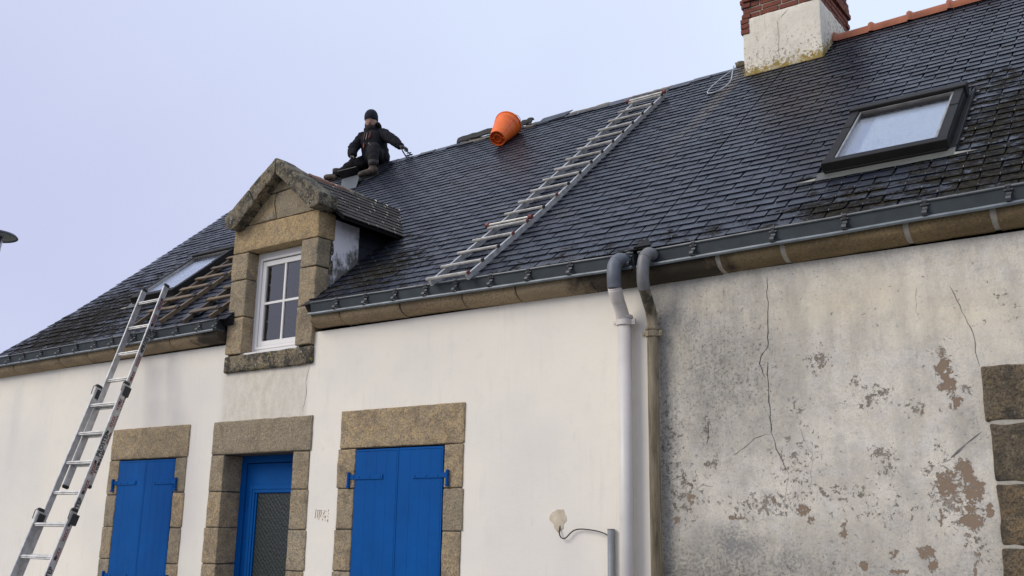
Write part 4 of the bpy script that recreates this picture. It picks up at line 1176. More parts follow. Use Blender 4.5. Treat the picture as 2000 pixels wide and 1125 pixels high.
# cheeks: white rendered band then slate hanging, both sides
for X0, sg in ((-7.575, 1), (-8.865, -1)):
    def cheek_poly(ya, yb2, zt=4.83):
        pts = [(ya, back_y_inv(ya) - .02)] if False else None
    def roof_z(y): return 3.87 + (y + .07) / CA * SA
    xo = X0 + sg * .022
    m = MB()
    zt = 4.82
    pl = [(.14, zt), (.56, zt), (.56, roof_z(.56) - .02), (.30, roof_z(.30) - .02), (.02, roof_z(.02) - .03), (-.035, 3.83), (-.03, 3.90), (.06, 3.98), (.13, 4.10), (.16, 4.30), (.165, 4.55), (.13, 4.72)]
    m.prism(pl, lambda u, v, d: (d, u, v), X0 - sg * .04, xo)
    o = obj('cheek_render', m, MAT['cheek'], D)
    m = MB(); m.prism([(.56, zt), (1.10, zt), (1.12, roof_z(1.12) - .02), (.56, roof_z(.56) - .02)], lambda u, v, d: (d, u, v), X0 - sg * .05, X0)
    C2 = obj('cheek_board', m, MAT['deck'], D)
    zz = 4.05; k = 0
    while zz < 4.8:
        y = .565 - (.13 if k % 2 else 0)
        while y < 1.14:
            a, b_ = max(y, .565), min(y + .26, 1.16)
            zlo = max(zz, roof_z(a) - .03)
            if b_ - a > .03 and zlo < zz + .2:
                m = MB(); zt_ = min(zz + .24, 4.81); j = random.uniform(0, .004)
                x_b = X0 + sg * (.012 + j); x_t = X0 + sg * (.004)
                m.add([(x_b, a + .002, zz), (x_b, b_ - .002, zz), (x_t, b_ - .002, zt_), (x_t, a + .002, zt_), (x_b - sg * .006, a + .002, zz), (x_b - sg * .006, b_ - .002, zz)],
                      [(0,1,2,3),(0,4,5,1),(1,5,2),(0,3,4)])
                obj('cheek_slate', m, MAT['slate_cheek'], D)
            y += .26
        zz += .19; k += 1
# dormer window
WY = .105
def frame(name, x0, x1, z0, z1, w, y0, y1, mat, parent, wb=None):
    wb = wb or w; m = MB()
    m.box(x0, x0 + w, y0, y1, z0, z1); m.box(x1 - w, x1, y0, y1, z0, z1)
    m.box(x0 + w, x1 - w, y0 + .0005, y1, z1 - w, z1); m.box(x0 + w, x1 - w, y0 + .0005, y1, z0, z0 + wb)
    o = obj(name, m, mat, parent)
    bm = bmesh.new(); bm.from_mesh(o.data)
    bmesh.ops.bevel(bm, geom=list(bm.edges), offset=.003, segments=1, affect='EDGES'); bm.to_mesh(o.data); bm.free()
    return o
frame('window_frame', -8.66, -7.78, 3.43, 4.575, .06, WY, WY + .07, MAT['upvc'], D)
frame('window_frame', -8.60, -7.84, 3.485, 4.515, .03, WY - .012, WY + .05, MAT['upvc'], D)
frame('sash', -8.565, -7.86, 3.52, 4.475, .055, WY + .006, WY + .055, MAT['upvc'], D)
m = MB(); m.box(-8.215, -8.190, WY + .012, WY + .045, 3.575, 4.42); m.box(-8.51, -8.216, WY + .012, WY + .045, 3.985, 4.010); m.box(-8.189, -7.915, WY + .012, WY + .045, 3.985, 4.010)
obj('glazing_bar', m, MAT['upvc'], D)
for (x0, x1) in ((-8.51, -8.215), (-8.19, -7.915)):
    for (z0, z1) in ((3.575, 3.985), (4.01, 4.42)):
        m = MB(); m.box(x0, x1, WY + .026, WY + .030, z0, z1); obj('pane', m, MAT['glass'], D)
m = MB(); m.box(-8.69, -7.80, -.012, WY + .07, 3.412, 3.436); m.box(-8.64, -7.805, WY - .03, WY + .02, 3.436, 3.452)
obj('window_sill', m, MAT['upvc'], D)
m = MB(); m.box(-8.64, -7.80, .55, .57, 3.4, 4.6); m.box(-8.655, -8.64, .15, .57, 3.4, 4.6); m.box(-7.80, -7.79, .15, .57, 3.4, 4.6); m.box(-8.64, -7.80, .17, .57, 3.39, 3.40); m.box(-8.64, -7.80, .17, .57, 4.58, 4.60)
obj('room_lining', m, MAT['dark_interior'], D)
m = MB(); V = []; n = 40
for i in range(n + 1):
    x = -8.27 + (.45) * i / n
    for j in range(13):
        z = 3.50 + 1.02 * j / 12
        xe = x + (.035 * math.sin(z * 6.3) + .02 * math.sin(z * 17)) * (1 - i / n)
        V.append((xe, .176 + .010 * math.sin(x * 75), z))
m.add(V, [(i * 13 + j, (i + 1) * 13 + j, (i + 1) * 13 + j + 1, i * 13 + j + 1) for i in range(n) for j in range(12)])
obj('curtain', m, MAT['curtain'], D, True)

# ------------------------------------------------------------------ stone surrounds, shutters, door
def surround(hole, xl, xr, top, zj_l, zj_r, sill, wob, seedb, mats):
    x0, x1, z0, z1 = hole
    m = MB()
    m.box(xl + .01, x0, -.005, .28, z0, z1); m.box(x1, xr - .01, -.005, .28, z0, z1); m.box(xl + .02, xr - .02, -.005, .28, z1, top - .02)
    Sx = obj('stone_surround', m, MAT['joint'], white)
    for side, zj in ((0, zj_l), (1, zj_r)):
        for k in range(len(zj) - 1):
            o_ = random.uniform(-wob, wob)
            if side == 0: lo, hi = (xl + o_, -.014, zj[k + 1] + .005), (x0 + .004, .26, zj[k] - .005)
            else: lo, hi = (x1 - .004, -.014, zj[k + 1] + .005), (xr + o_, .26, zj[k] - .005)
            rock('stone', lo, hi, random.choice(mats), Sx, amp=.005, seed=seedb + k * 2 + side, r=.010)
    rock('lintel', (xl + .01, -.018, z1 + .006), (xr + .005, .26, top), mats[0], Sx, amp=.005, seed=seedb + 30, r=.012)
    if sill: rock('sill_stone', (xl - .02, -.05, z0 - .14), (xr + .02, .22, z0 - .004), mats[0], Sx, seed=seedb + 31, amp=.005)
    return Sx
gr = [MAT['granite'], MAT['granite_grey'], MAT['granite']]
surround(SHL, -10.91, -9.45, 2.712, [2.35, 1.95, 1.59, 1.23, .80], [2.35, 1.97, 1.59, 1.21, .80], True, .012, 100, gr)
surround(DOOR, -9.04, -7.50, 2.71, [2.355, 1.97, 1.60, 1.23, .85, .47, .10], [2.355, 1.98, 1.59, 1.20, .85, .47, .10], False, .012, 140, gr)
surround(SHM, -7.10, -5.56, 2.722, [2.355, 1.98, 1.60, 1.22, .80], [2.355, 1.97, 1.60, 1.20, .80], True, .012, 180, gr)

def shutters(hole):
    x0, x1, z0, z1 = hole
    xm = (x0 + x1) / 2
    bk = MB(); bk.box(x0 - .02, x1 + .02, .20, .22, z0, z1 + .02); obj('window_recess', bk, MAT['dark_interior'], white)
    for (a, b_, sd) in ((x0 + .008, xm - .003, -1), (xm + .003, x1 - .022, 1)):
        m = MB(); m.box(a, b_, .012, .030, z0 + .012, z1 - .012)
        Sh = obj('shutter', m, MAT['blue'], white)
        n = 4; w = (b_ - a - .036) / n
        for (ea, eb) in ((a, a + .0175), (b_ - .0175, b_)):
            e = MB(); e.box(ea, eb, -.004, .0118, z0 + .012, z1 - .012); obj('edge_strip', e, MAT['blue'], Sh)
        e = MB(); e.box(a + .018, b_ - .018, -.004, .0118, z1 - .031, z1 - .0122); obj('edge_strip', e, MAT['blue'], Sh)
        for k in range(n):
            p = MB(); xa_ = a + .018 + k * w
            p.box(xa_ + .0002, xa_ + w - .0002, -.006 + random.uniform(-.0004, .0004), .0115, z0 + .014, z1 - .034)
            o = obj('plank', p, MAT['blue'], Sh)
            bm = bmesh.new(); bm.from_mesh(o.data); bmesh.ops.bevel(bm, geom=list(bm.edges), offset=.0008, segments=1, affect='EDGES'); bm.to_mesh(o.data); bm.free()
        for zh in (2.085, 1.05):
            h = MB()
            xo_, xi_ = (x0 - .055, x0 + .37) if sd < 0 else (x1 - .37, x1 + .050)
            h.box(min(xo_, xi_), max(xo_, xi_), -.0155, -.0105, zh - .022, zh + .022)
            xp = x0 - .055 if sd < 0 else x1 + .050
            h.tube([(xp, -.030, zh - .075), (xp, -.030, zh + .045)], .015, 10)
            h.bar((xp, -.026, zh), (xp + (.06 if sd < 0 else -.06), -.0165, zh), .040, .006, (0, 1, 0))
            h.box(min(xo_, xi_) + (.06 if sd < 0 else 0), max(xo_, xi_) - (0 if sd < 0 else .06), -.0103, -.0045, zh - .020, zh + .020)
            h.tube([(xp, -.030, zh - .10), (xp, -.030, zh - .077)], .019, 10)
            for kx in range(3):
                xr_ = x0 + .07 + kx * .135 if sd < 0 else x1 - .07 - kx * .135
                h.lathe((xr_, -.0156, zh), (0, -1, 0), [(0, .010), (.004, .008), (.006, 0.001)], 8)
            o = obj('strap_hinge', h, MAT['blue'], Sh); autosmooth(o, 40)
        # pintle is fixed to the stone
shutters(SHL); shutters(SHM)
# door
fr = frame('door_frame', -8.83, -7.70, .05, 2.37, .09, .235, .30, MAT['blue'], white)
m = MB(); m.box(-8.735, -7.77, .255, .30, .08, .55); m.box(-8.735, -8.56, .255, .30, .55, 1.96); m.box(-7.92, -7.77, .255, .30, .55, 1.96); m.box(-8.735, -7.77, .255, .30, 1.96, 2.27)
DR = obj('door', m, MAT['blue'], white)
frame('door_moulding', -8.66, -7.84, .46, 2.04, .040, .238, .256, MAT['blue'], DR)
frame('door_moulding', -8.62, -7.88, .50, 2.00, .035, .243, .262, MAT['blue'], DR)
m = MB(); m.box(-8.575, -7.91, .268, .276, .54, 1.965); obj('pane', m, MAT['door_glass'], DR)
m = MB(); m.tube([(-7.86, .235, 1.1), (-7.86, .19, 1.1), (-7.98, .19, 1.1)], .01, 8); obj('door_handle', m, MAT['steel'], DR, True)
m = MB(); m.box(-8.86, -7.66, .31, .33, .05, 2.4); obj('door_backing', m, MAT['dark_interior'], DR)
m = MB(); m.box(-8.9, -7.66, -.05, .3, .095, .16); obj('door_step', m, MAT['mortar'], white)

# carved mark between door and window
def zz8(a, b_):
    px, py = 580 + a / 12.5, 960 + b_ / 12.5
    return (-7.40 + (px - 614) * .00724, -.0015, 1.80 - (py - 992) * .0047)
m = MB()
for st in ([(465,430),(450,660)], [(600,460),(510,455),(500,640),(550,700)], [(560,470),(545,560),(540,600),(555,660)], [(595,480),(590,560),(575,620)],
           [(640,465),(710,480)], [(670,500),(640,560),(700,600),(680,650)], [(620,610),(700,640)], [(760,440),(755,490)], [(758,535),(768,560)],
           [(740,590),(765,630)], [(630,670),(632,712)], [(690,690),(695,720)], [(740,690),(765,692),(740,740),(765,745)]):
    m.tube([zz8(*p) for p in st], .0042, 6, flat=.5)
obj('wall_mark', m, MAT['tan_mark'], wall_w)
# old filler patch
rng = random.Random(4)
fp = [(-4.56 + math.cos(rad(a)) * (.085 if math.sin(rad(a)) > -.3 else .05) * rng.uniform(.85, 1.12), 1.70 + math.sin(rad(a)) * .095 * rng.uniform(.85, 1.12)) for a in range(0, 360, 20)]
polyrock('filler_patch', fp, -.006, .01, MAT['filler'], wall_w, amp=.004, seed=77, r=.003)

# ------------------------------------------------------------------ quoin stones at the far right of the weathered wall
m = MB(); m.box(-1.27, -.62, -.008, .2, 0, 2.69); Q = obj('quoin_column', m, MAT['mortar'], old)
zq = [2.697, 2.325, 1.945, 1.555, 1.17, .78, .39, .0]
for k in range(len(zq) - 1):
    xl_ = -1.30 if k == 0 else -1.275 + random.uniform(-.006, .006)
    rock('stone', (xl_, -.016, zq[k + 1] + .010), (-.62 if k % 2 == 0 else -.75, .18, zq[k] - .006), MAT['granite_brown'], Q, seed=200 + k, amp=.009, r=.016)

# ------------------------------------------------------------------ downpipes
def smooth_path(pts, n=6):
    P = [Vector(p) for p in pts]; P = [P[0]] + P + [P[-1]]; out = []
    for i in range(1, len(P) - 2):
        for k in range(n):
            t = k / n; a, b_, c, d = P[i - 1], P[i], P[i + 1], P[i + 2]
            out.append(.5 * ((2 * b_) + (-a + c) * t + (2 * a - 5 * b_ + 4 * c - d) * t * t + (-a + 3 * b_ - 3 * c + d) * t ** 3))
    out.append(P[-2]); return out
px1, r1 = -3.885, .056
m = MB(); m.tube([(px1, -.085, 3.28), (px1, -.085, .12)], r1, 24)
dp = obj('downpipe', m, MAT['pvc'], white, True)
m = MB(); pth = smooth_path([(-3.835, -.15, 3.735), (-3.850, -.215, 3.735), (-3.868, -.262, 3.685), (-3.872, -.270, 3.60), (-3.878, -.252, 3.50)])
m.tube(pth, .057, 20); m.tube([pth[9] - Vector((0, 0, 0)), pth[10]], .0590, 20); 
obj('zinc_elbow', m, MAT['zinc_blue'], dp, True)
m = MB(); m.tube(smooth_path([(-3.878, -.254, 3.505), (-3.882, -.215, 3.44), (-3.885, -.150, 3.36), (-3.885, -.092, 3.27)]), .054, 20)
m.tube(smooth_path([(-3.879, -.245, 3.49), (-3.882, -.215, 3.44), (-3.8835, -.19, 3.41)]), .0565, 20)
obj('painted_elbow', m, MAT['pvc_cream'], dp, True)
def clamp(xc, yc, z, r, mat, parent, w=.05):
    m = MB(); m.lathe((xc, yc, z + .030), (0, 0, -1), [(0, r + .001), (.0, r + .011), (.012, r + .015), (.026, r + .011), (.026, r + .004), (.034, r + .004), (.034, r + .012), (.080, r + .012), (.080, r + .001)], 24)
    for sx in (-1, 1):
        m.obox((xc + sx * (r + .024), yc + .0, z - .026), (.018, 0, 0), (0, .008, 0), (0, 0, .020))
        m.lathe((xc + sx * (r + .027), yc - .008, z - .026), (0, -1, 0), [(0, .008), (.006, .008), (.007, .002)], 10)
    o = obj('pipe_clamp', m, mat, parent); autosmooth(o, 40); return o
clamp(px1, -.085, 3.275, r1, MAT['pvc_cream'], dp); clamp(px1, -.085, .9, r1, MAT['pvc'], dp)
px2, r2 = -3.640, .044
m = MB(); m.tube(smooth_path([(-3.625, -.235, 3.475), (-3.630, -.15, 3.36), (px2, -.085, 3.28), (px2, -.075, 3.15)]) + [Vector((px2, -.075, .12))], r2, 20)
dp2 = obj('downpipe', m, MAT['old_pipe'], old, True)
m = MB(); pth = smooth_path([(-3.575, -.155, 3.745), (-3.588, -.215, 3.750), (-3.603, -.255, 3.705), (-3.612, -.268, 3.62), (-3.620, -.255, 3.53), (-3.627, -.225, 3.46)])
m.tube(pth, .049, 20); m.tube([pth[11], pth[12]], .051, 20)
obj('zinc_elbow', m, MAT['elbow_grey'], dp2, True)
clamp(px2, -.075, 3.16, r2, MAT['old_pipe'], dp2); clamp(px2, -.075, 1.0, r2, MAT['old_pipe'], dp2)
# moss lump and flashing at the junction of the gutters
m = MB(); m.add([tuple(RP(-3.76, -.08, .03)), tuple(RP(-3.60, -.08, .03)), tuple(RP(-3.67, .04, .045)), tuple(RP(-3.76, -.08, .0)), tuple(RP(-3.60, -.08, .0)), tuple(RP(-3.67, .04, .0))], [(0,1,2),(0,3,4,1),(1,4,5,2),(2,5,3,0)])
obj('junction_flashing', m, MAT['velux'], roof_o)

# conduit and its cable
cd = thing('cable_conduit', 'short grey conduit beside the white downpipe with a black cable curling out', 'conduit', (-4.05, -.03, 0))
def localize(o, t):
    o.location = tuple(Vector(o.location) - Vector(t.location)); return o
m = MB(); m.tube([(-4.055, -.032, .3), (-4.055, -.032, 1.635)], .028, 16); m.tube([(-4.055, -.032, 1.63), (-4.055, -.032, 1.637)], .0295, 16)
localize(obj('pipe', m, MAT['conduit'], cd, True), cd)
m = MB(); m.tube(smooth_path([(-4.545, -.004, 1.655), (-4.540, -.022, 1.60), (-4.525, -.028, 1.570), (-4.500, -.030, 1.557), (-4.470, -.030, 1.565), (-4.430, -.028, 1.600), (-4.395, -.026, 1.622), (-4.340, -.026, 1.632), (-4.260, -.026, 1.628), (-4.180, -.030, 1.618), (-4.110, -.035, 1.600), (-4.060, -.032, 1.575)], 5), .0052, 6)
localize(obj('cable', m, MAT['cable'], cd, True), cd)

# ------------------------------------------------------------------ extension ladder leaning on the gutter
LA = rad(72)
LD = Vector((0, math.cos(LA), math.sin(LA))); LN = Vector((0, -math.sin(LA), math.cos(LA)))
LP0 = Vector((0, -.22, 3.78))
def LAD(x, t, h=0.0): return Vector((x, 0, 0)) + LP0 + LD * t + LN * h
el = thing('extension_ladder', 'three-section aluminium extension ladder leaning against the left gutter', 'ladder', LAD(-10.23, -3.95))
def text_mesh(body, size):
    cu = bpy.data.curves.new('lettering', 'FONT'); cu.body = body; cu.size = size; cu.extrude = .0006; cu.resolution_u = 2; cu.offset = .0018
    cu.space_character = 1.05
    o = bpy.data.objects.new('lettering', cu); COL.objects.link(o)
    bpy.context.view_layer.update()
    me = bpy.data.meshes.new_from_object(o.evaluated_get(bpy.context.evaluated_depsgraph_get()))
    bpy.data.objects.remove(o); bpy.data.curves.remove(cu); me.name = 'lettering'
    return me
txt = {'PROSTEP': text_mesh('PROSTEP', .066), 'XXXX': text_mesh('XXXX', .046)}
txt['PROSTEP'].materials.append(MAT['print_black']); txt['XXXX'].materials.append(MAT['print_red'])
TROT = Matrix((LD, LN, Vector((1, 0, 0)))).transposed().to_4x4()
def section(xl, xr, tilt, h, t0, t1, rungs, caps_top=True, caps_bot=True, bracket=False):
    fx = lambda x, t: x - tilt * (t - t0)
    for sd, x in (('L', xl), ('R', xr)):
        m = MB()
        a, b_ = LAD(fx(x, t0), t0, h), LAD(fx(x, t1), t1, h)
        m.bar(a, b_, .024, .070, LN)
        rail = localize(obj('rail', m, MAT['aluminium'], el), el)
        bm = bmesh.new(); bm.from_mesh(rail.data); bmesh.ops.bevel(bm, geom=list(bm.edges), offset=.004, segments=1, affect='EDGES'); bm.to_mesh(rail.data); bm.free()
        off = Vector(el.location)
        for which, t, do in (('top', t1, caps_top), ('bot', t0, caps_bot)):
            if not do: continue
            m = MB(); c = LAD(fx(x, t), t + (.004 if which == 'top' else -.004), h)
            m.bar(c - LD * .022, c + LD * .022, .032, .078, LN)
            o = obj('end_cap', m, MAT['rubber'], el); localize(o, el)
            bm = bmesh.new(); bm.from_mesh(o.data); bmesh.ops.bevel(bm, geom=list(bm.edges), offset=.009, segments=2, affect='EDGES'); bm.to_mesh(o.data); bm.free()
        if sd == 'R':
            for t in rungs:
                m = MB(); c = LAD(fx(x, t) + .0125, t, h); m.obox(c, (.002, 0, 0), LD * .017, LN * .013)
                o = obj('rung_plug', m, MAT['rubber'], rail)
            t = t1 - .12; k = 0
            while t > t0 + .3:
                for body, wdt in (('XXXX', .17), ('XXXX', .17), ('PROSTEP', .31)):
                    t -= wdt + .03
                    if t < t0 + .05: break
                    o = link('lettering', txt[body], None, rail)
                    M2 = TROT.copy(); M2.translation = LAD(fx(x, t) + .0135, t, h) - LN * .022
                    o.matrix_local = M2
    for t in rungs:
        m = MB()
        a, b_ = LAD(fx(xl, t) + .010, t, h), LAD(fx(xr, t) - .010, t, h)
        m.bar(a, b_, .030, .034, LD)
        m.bar(a + LD * .0 + LN * .012, b_ + LN * .012, .026, .006, LD)
        localize(obj('rung', m, MAT['aluminium'], el), el)
    if bracket:
        for x, sg in ((xl, -1), (xr, 1)):
            m = MB(); c = LAD(fx(x, t1) + sg * .004, t1 - .085, h - .030)
            m.obox(c, (.021, 0, 0), LD * .055, LN * .038)
            o = obj('guide_bracket', m, MAT['rubber'], el); localize(o, el)
            m = MB(); m.tube([LAD(fx(x, t1) + sg * .020, t1 - .10, h + .045), LAD(fx(x, t1) + sg * .020, t1 - .01, h + .052), LAD(fx(x, t1) + sg * .010, t1 + .022, h + .03), LAD(fx(x, t1), t1 + .018, h - .01)], .006, 6)
            localize(obj('rail_hook', m, MAT['zinc_bead'], el), el)
SP = .343
tf = [.44 - SP * k for k in range(7)]
section(-10.475 + .010, -10.030, .035, 0.0, -1.86, .625, tf, True, True)
tm_ = [-.935 - SP * k for k in range(6)]
section(-10.490, -9.955, .010, .074, -2.95, -.70, tm_, True, True, True)
tb = [-2.34 - SP * k for k in range(5)]
section(-10.475, -9.845, .0, .148, -4.03, -2.19, tb, True, True, True)

# ------------------------------------------------------------------ aluminium roof ladder
rl = thing('roof_ladder', 'long aluminium roof ladder lying on the slates from the gutter to the ridge', 'ladder', RP(-5.55, -.2))
rxl = lambda s: float(np.interp(s, [-.3, 1.3, 5], [-5.825, -5.70, -5.665])); rxr = lambda s: float(np.interp(s, [-.3, 1.3, 5], [-5.40, -5.29, -5.262]))
for fx in (rxl, rxr):
    for (sa, sb_, h) in ((-.175, 1.30, .050), (1.30, 4.72, .050)):
        m = MB(); m.bar(RP(fx(sa), sa, h), RP(fx(sb_), sb_, h), .026, .050, RN)
        localize(obj('rail', m, MAT['aluminium'], rl), rl)
RS = [-.150, .09, .366, .635, .905, 1.225, 1.25 + .27, 1.803, 2.095, 2.388, 2.683, 2.993, 3.29, 3.59, 3.902, 4.23, 4.56]
for k, s_ in enumerate(RS):
    m = MB(); a, b_ = RP(rxl(s_) - .055, s_, .088), RP(rxr(s_) + .010, s_, .088)
    m.bar(a, b_, .032, .024, RN)
    o = localize(obj('rung', m, MAT['aluminium_dull'], rl), rl)
    bm = bmesh.new(); bm.from_mesh(o.data); bmesh.ops.bevel(bm, geom=list(bm.edges), offset=.006, segments=2, affect='EDGES'); bm.to_mesh(o.data); bm.free()
    red = k in (0, 3, 4, 6)
    m = MB(); m.bar(b_ - Vector((.002, 0, 0)), b_ + Vector((.012, 0, 0)), .036, .030, RN)
    localize(obj('end_cap', m, MAT['red_cap'] if red else MAT['rubber'], rl), rl)
    if k in (4, 16):
        s2 = s_ + .045
        m = MB(); a, b_ = RP(rxl(s2) - .075, s2, .105), RP(rxr(s2) + .03, s2, .105); m.tube([a, b_], .013, 10)
        localize(obj('ridge_roller_bar', m, MAT['aluminium_dull'], rl), rl)
        for e, sg in ((a, -1), (b_, 1)):
            m = MB(); m.tube([e - Vector((.02, 0, 0)), e + Vector((.02, 0, 0))], .024, 10); localize(obj('end_cap', m, MAT['red_cap'], rl), rl)

# ------------------------------------------------------------------ wooden roof ladders left of the dormer
def wood_ladder(label, xl, xr, s0, s1, rungs, group):
    w = thing('wooden_roof_ladder', label, 'ladder', RP((xl + xr) / 2, s0), group)
    for x in (xl, xr):
        m = MB(); m.bar(RP(x, s0, .042), RP(x, s1, .042), .040, .045, RN)
        localize(obj('rail', m, MAT['wood'] if x == xr else MAT['wood_old'], w), w)
    for s_ in rungs:
        rr = rock('rung', (xl - .05, -.030, -.012), (xr - .02, .030, .012), MAT['wood'] if random.random() < .6 else MAT['wood_old'], w, r=.005, amp=.004, step=.08, seed=int(s_ * 100))
        for v in rr.data.vertices:
            p = RP(v.co.x, s_ + v.co.y, .078 + v.co.z)
            if v.co.x < xl - .01: p -= RU * (v.co.x - xl + .01) * .2
            v.co = p - Vector(w.location)
        m = MB(); m.bar(RP(xr - .028, s_ - .01, .072), RP(xr + .028, s_ - .01, .072), .050, .014, RN)
        localize(obj('rubber_strap', m, MAT['rubber'], w), w)
    return w
wood_ladder('worn wooden roof ladder lying on the slates between the left skylight and the dormer', -10.66, -10.13, .06, 2.1, [.37, .655, .93, 1.22, 1.52, 1.82], 'wooden ladders lying left of the dormer')
wood_ladder('short wooden ladder lying low on the slates, partly hidden by the dormer jamb', -9.56, -9.09, -.06, 1.6, [.11, .40, .70, 1.0, 1.3], 'wooden ladders lying left of the dormer')
m = MB(); P = [RP(-9.74, .02, .030), RP(-9.46, .10, .034), RP(-9.50, .42, .030), RP(-9.84, .36, .026)]; Q_ = [p - RN * .008 for p in P]
m.add([tuple(p - P[0]) for p in P + Q_], [(0,1,2,3),(7,6,5,4),(0,4,5,1),(1,5,6,2),(2,6,7,3),(3,7,4,0)])
o = obj('loose_slate', m, MAT['slate']); o.location = P[0]
tag(o, 'loose slate lying crooked above the gutter between the two wooden ladders', 'slate')

# ------------------------------------------------------------------ orange bucket lying against the ridge
bax = Vector((-.0869, .6698, .7374)); bc = Vector((-7.65, 3.175, 6.785))
bk = thing('orange_bucket', 'orange plastic builder bucket lying on its side just below the ridge', 'bucket', bc)
m = MB()
m.lathe((0, 0, 0), bax, [(.022, .001), (.022, .098), (0.0, .104), (0, .112), (.012, .114), (.10, .130), (.27, .160), (.355, .176), (.360, .181), (.375, .182), (.378, .176), (.425, .184), (.428, .193), (.442, .195), (.446, .188), (.44, .180), (.36, .170), (.03, .108), (.026, .02)], 48)
bd_ = obj('bucket_body', m, MAT['orange'], bk, True)
try: bd_.data.set_sharp_from_angle(angle=rad(40))
except Exception: pass
m = MB(); m.lathe((0, 0, 0), bax, [(.020, .050), (.004, .050), (.004, .058), (.020, .058)], 32)
t_ = bax.normalized(); u_ = t_.cross(Vector((0, 0, 1))).normalized(); w_ = t_.cross(u_)
for k in range(4):
    q = rad(8 + 90 * k); d_ = u_ * math.cos(q) + w_ * math.sin(q)
    m.bar(d_ * .057 + t_ * .012, d_ * .104 + t_ * .012, .007, .014, t_)
obj('base_ribs', m, MAT['orange'], bd_)
m = MB(); m.lathe((0, 0, 0), bax, [(.0215, .0), (.0212, .097)], 32); obj('base_disc', m, MAT['orange_dark'], bd_)
m = MB()
for q in (rad(150), rad(330)):
    d_ = u_ * math.cos(q) + w_ * math.sin(q); m.bar(d_ * .118 + t_ * .02, d_ * .182 + t_ * .36, .004, .006, d_)
obj('mould_seam', m, MAT['orange'], bd_)
m = MB(); hp = []
for k in range(13):
    q = math.pi * k / 12
    d_ = u_ * math.cos(q) - w_ * math.sin(q) * .35
    hp.append(d_ * .20 + t_ * (.41 - .10 * math.sin(q) * 0 + .20 * math.sin(q) * .9))
m.tube(hp, .004, 6); obj('handle', m, MAT['steel'], bk, True)

# ------------------------------------------------------------------ lifted ridge flashing strips
def strip(label, xa, xb_, s0, lift, w, bend, seed):
    rng = random.Random(seed); m = MB(); n = 9; V = []
    for i in range(n + 1):
        t = i / n; x = xa + (xb_ - xa) * t
        l = lift[0] + (lift[1] - lift[0]) * t + rng.uniform(-.008, .008)
        for (s_, h) in ((s0 - w, l - .018), (s0 - w * .3, l + .012), (s0 + w * .4, l + .028), (s0 + w, l + .01), (s0 + w, l - .022), (s0, l - .012), (s0 - w, l - .036)):
            V.append(RP(x, s_ + rng.uniform(-.006, .006), h + rng.uniform(-.004, .004)) + Vector((0, 0, bend * math.sin(t * 3.1))))
    c = V[0].copy(); V = [v - c for v in V]; k_ = 7; F = []
    for i in range(n):
        for j in range(k_): j2 = (j + 1) % k_; F.append((i * k_ + j, i * k_ + j2, (i + 1) * k_ + j2, (i + 1) * k_ + j))
    F.append(tuple(range(k_))); F.append(tuple(range(n * k_, n * k_ + k_)))
    m.add(V, F); o = obj('ridge_strip', m, MAT['strip']); o.location = c
    tag(o, label, 'roof flashing'); return o
MAT['strip'] = m_plain('old_bitumen_strip', (.006, .007, .006), (.020, .020, .016), 14, .7, bump=.7, bscale=30)
strip('long black flashing strip lifted off the ridge left of the orange bucket', -8.85, -8.02, 5.13, (.075, .075), .06, .01, 1)
strip('short black flashing piece sticking up behind the right side of the orange bucket', -7.80, -7.50, 5.12, (.05, .085), .05, .01, 2)
m = MB(); P = [RP(-7.40, 5.0, .03), RP(-6.95, 5.04, .035), RP(-6.88, 5.21, .050), RP(-7.36, 5.19, .045)]; Q_ = [p - RN * .009 for p in P]
m.add([tuple(p - P[0]) for p in P + Q_], [(0,1,2,3),(7,6,5,4),(0,4,5,1),(1,5,6,2),(2,6,7,3),(3,7,4,0)])
o = obj('ridge_slate', m, MAT['slate']); o.location = P[0]; tag(o, 'large grey slate laid loose on the ridge right of the orange bucket', 'slate')
# dark lump on the ridge by the chimney and the pale wire loop
o = rock('mortar_lump', (-.11, -.05, -.03), (.11, .05, .05), MAT['mossy_mortar'], None, r=.03, amp=.03, step=.04, seed=91)
o.location = RP(-4.42, smax(-4.4), .02); tag(o, 'dark mossy mortar lump on the ridge just left of the chimney', 'mortar')
m = MB(); wp = [RP(*p) for p in [(-4.36, 4.98, .05), (-4.42, 4.80, .09), (-4.52, 4.55, .07), (-4.58, 4.38, .04), (-4.56, 4.28, .03), (-4.46, 4.25, .03), (-4.36, 4.34, .04), (-4.33, 4.50, .06), (-4.36, 4.70, .10), (-4.40, 4.90, .12), (-4.44, 5.02, .10)]]
c = wp[4].copy(); m.tube(smooth_path([p - c for p in wp], 5), .0075, 6)
o = obj('wire_loop', m, MAT['cable_pale'], None, True); o.location = c; tag(o, 'pale wire loop lying on the slates left of the chimney foot', 'wire')

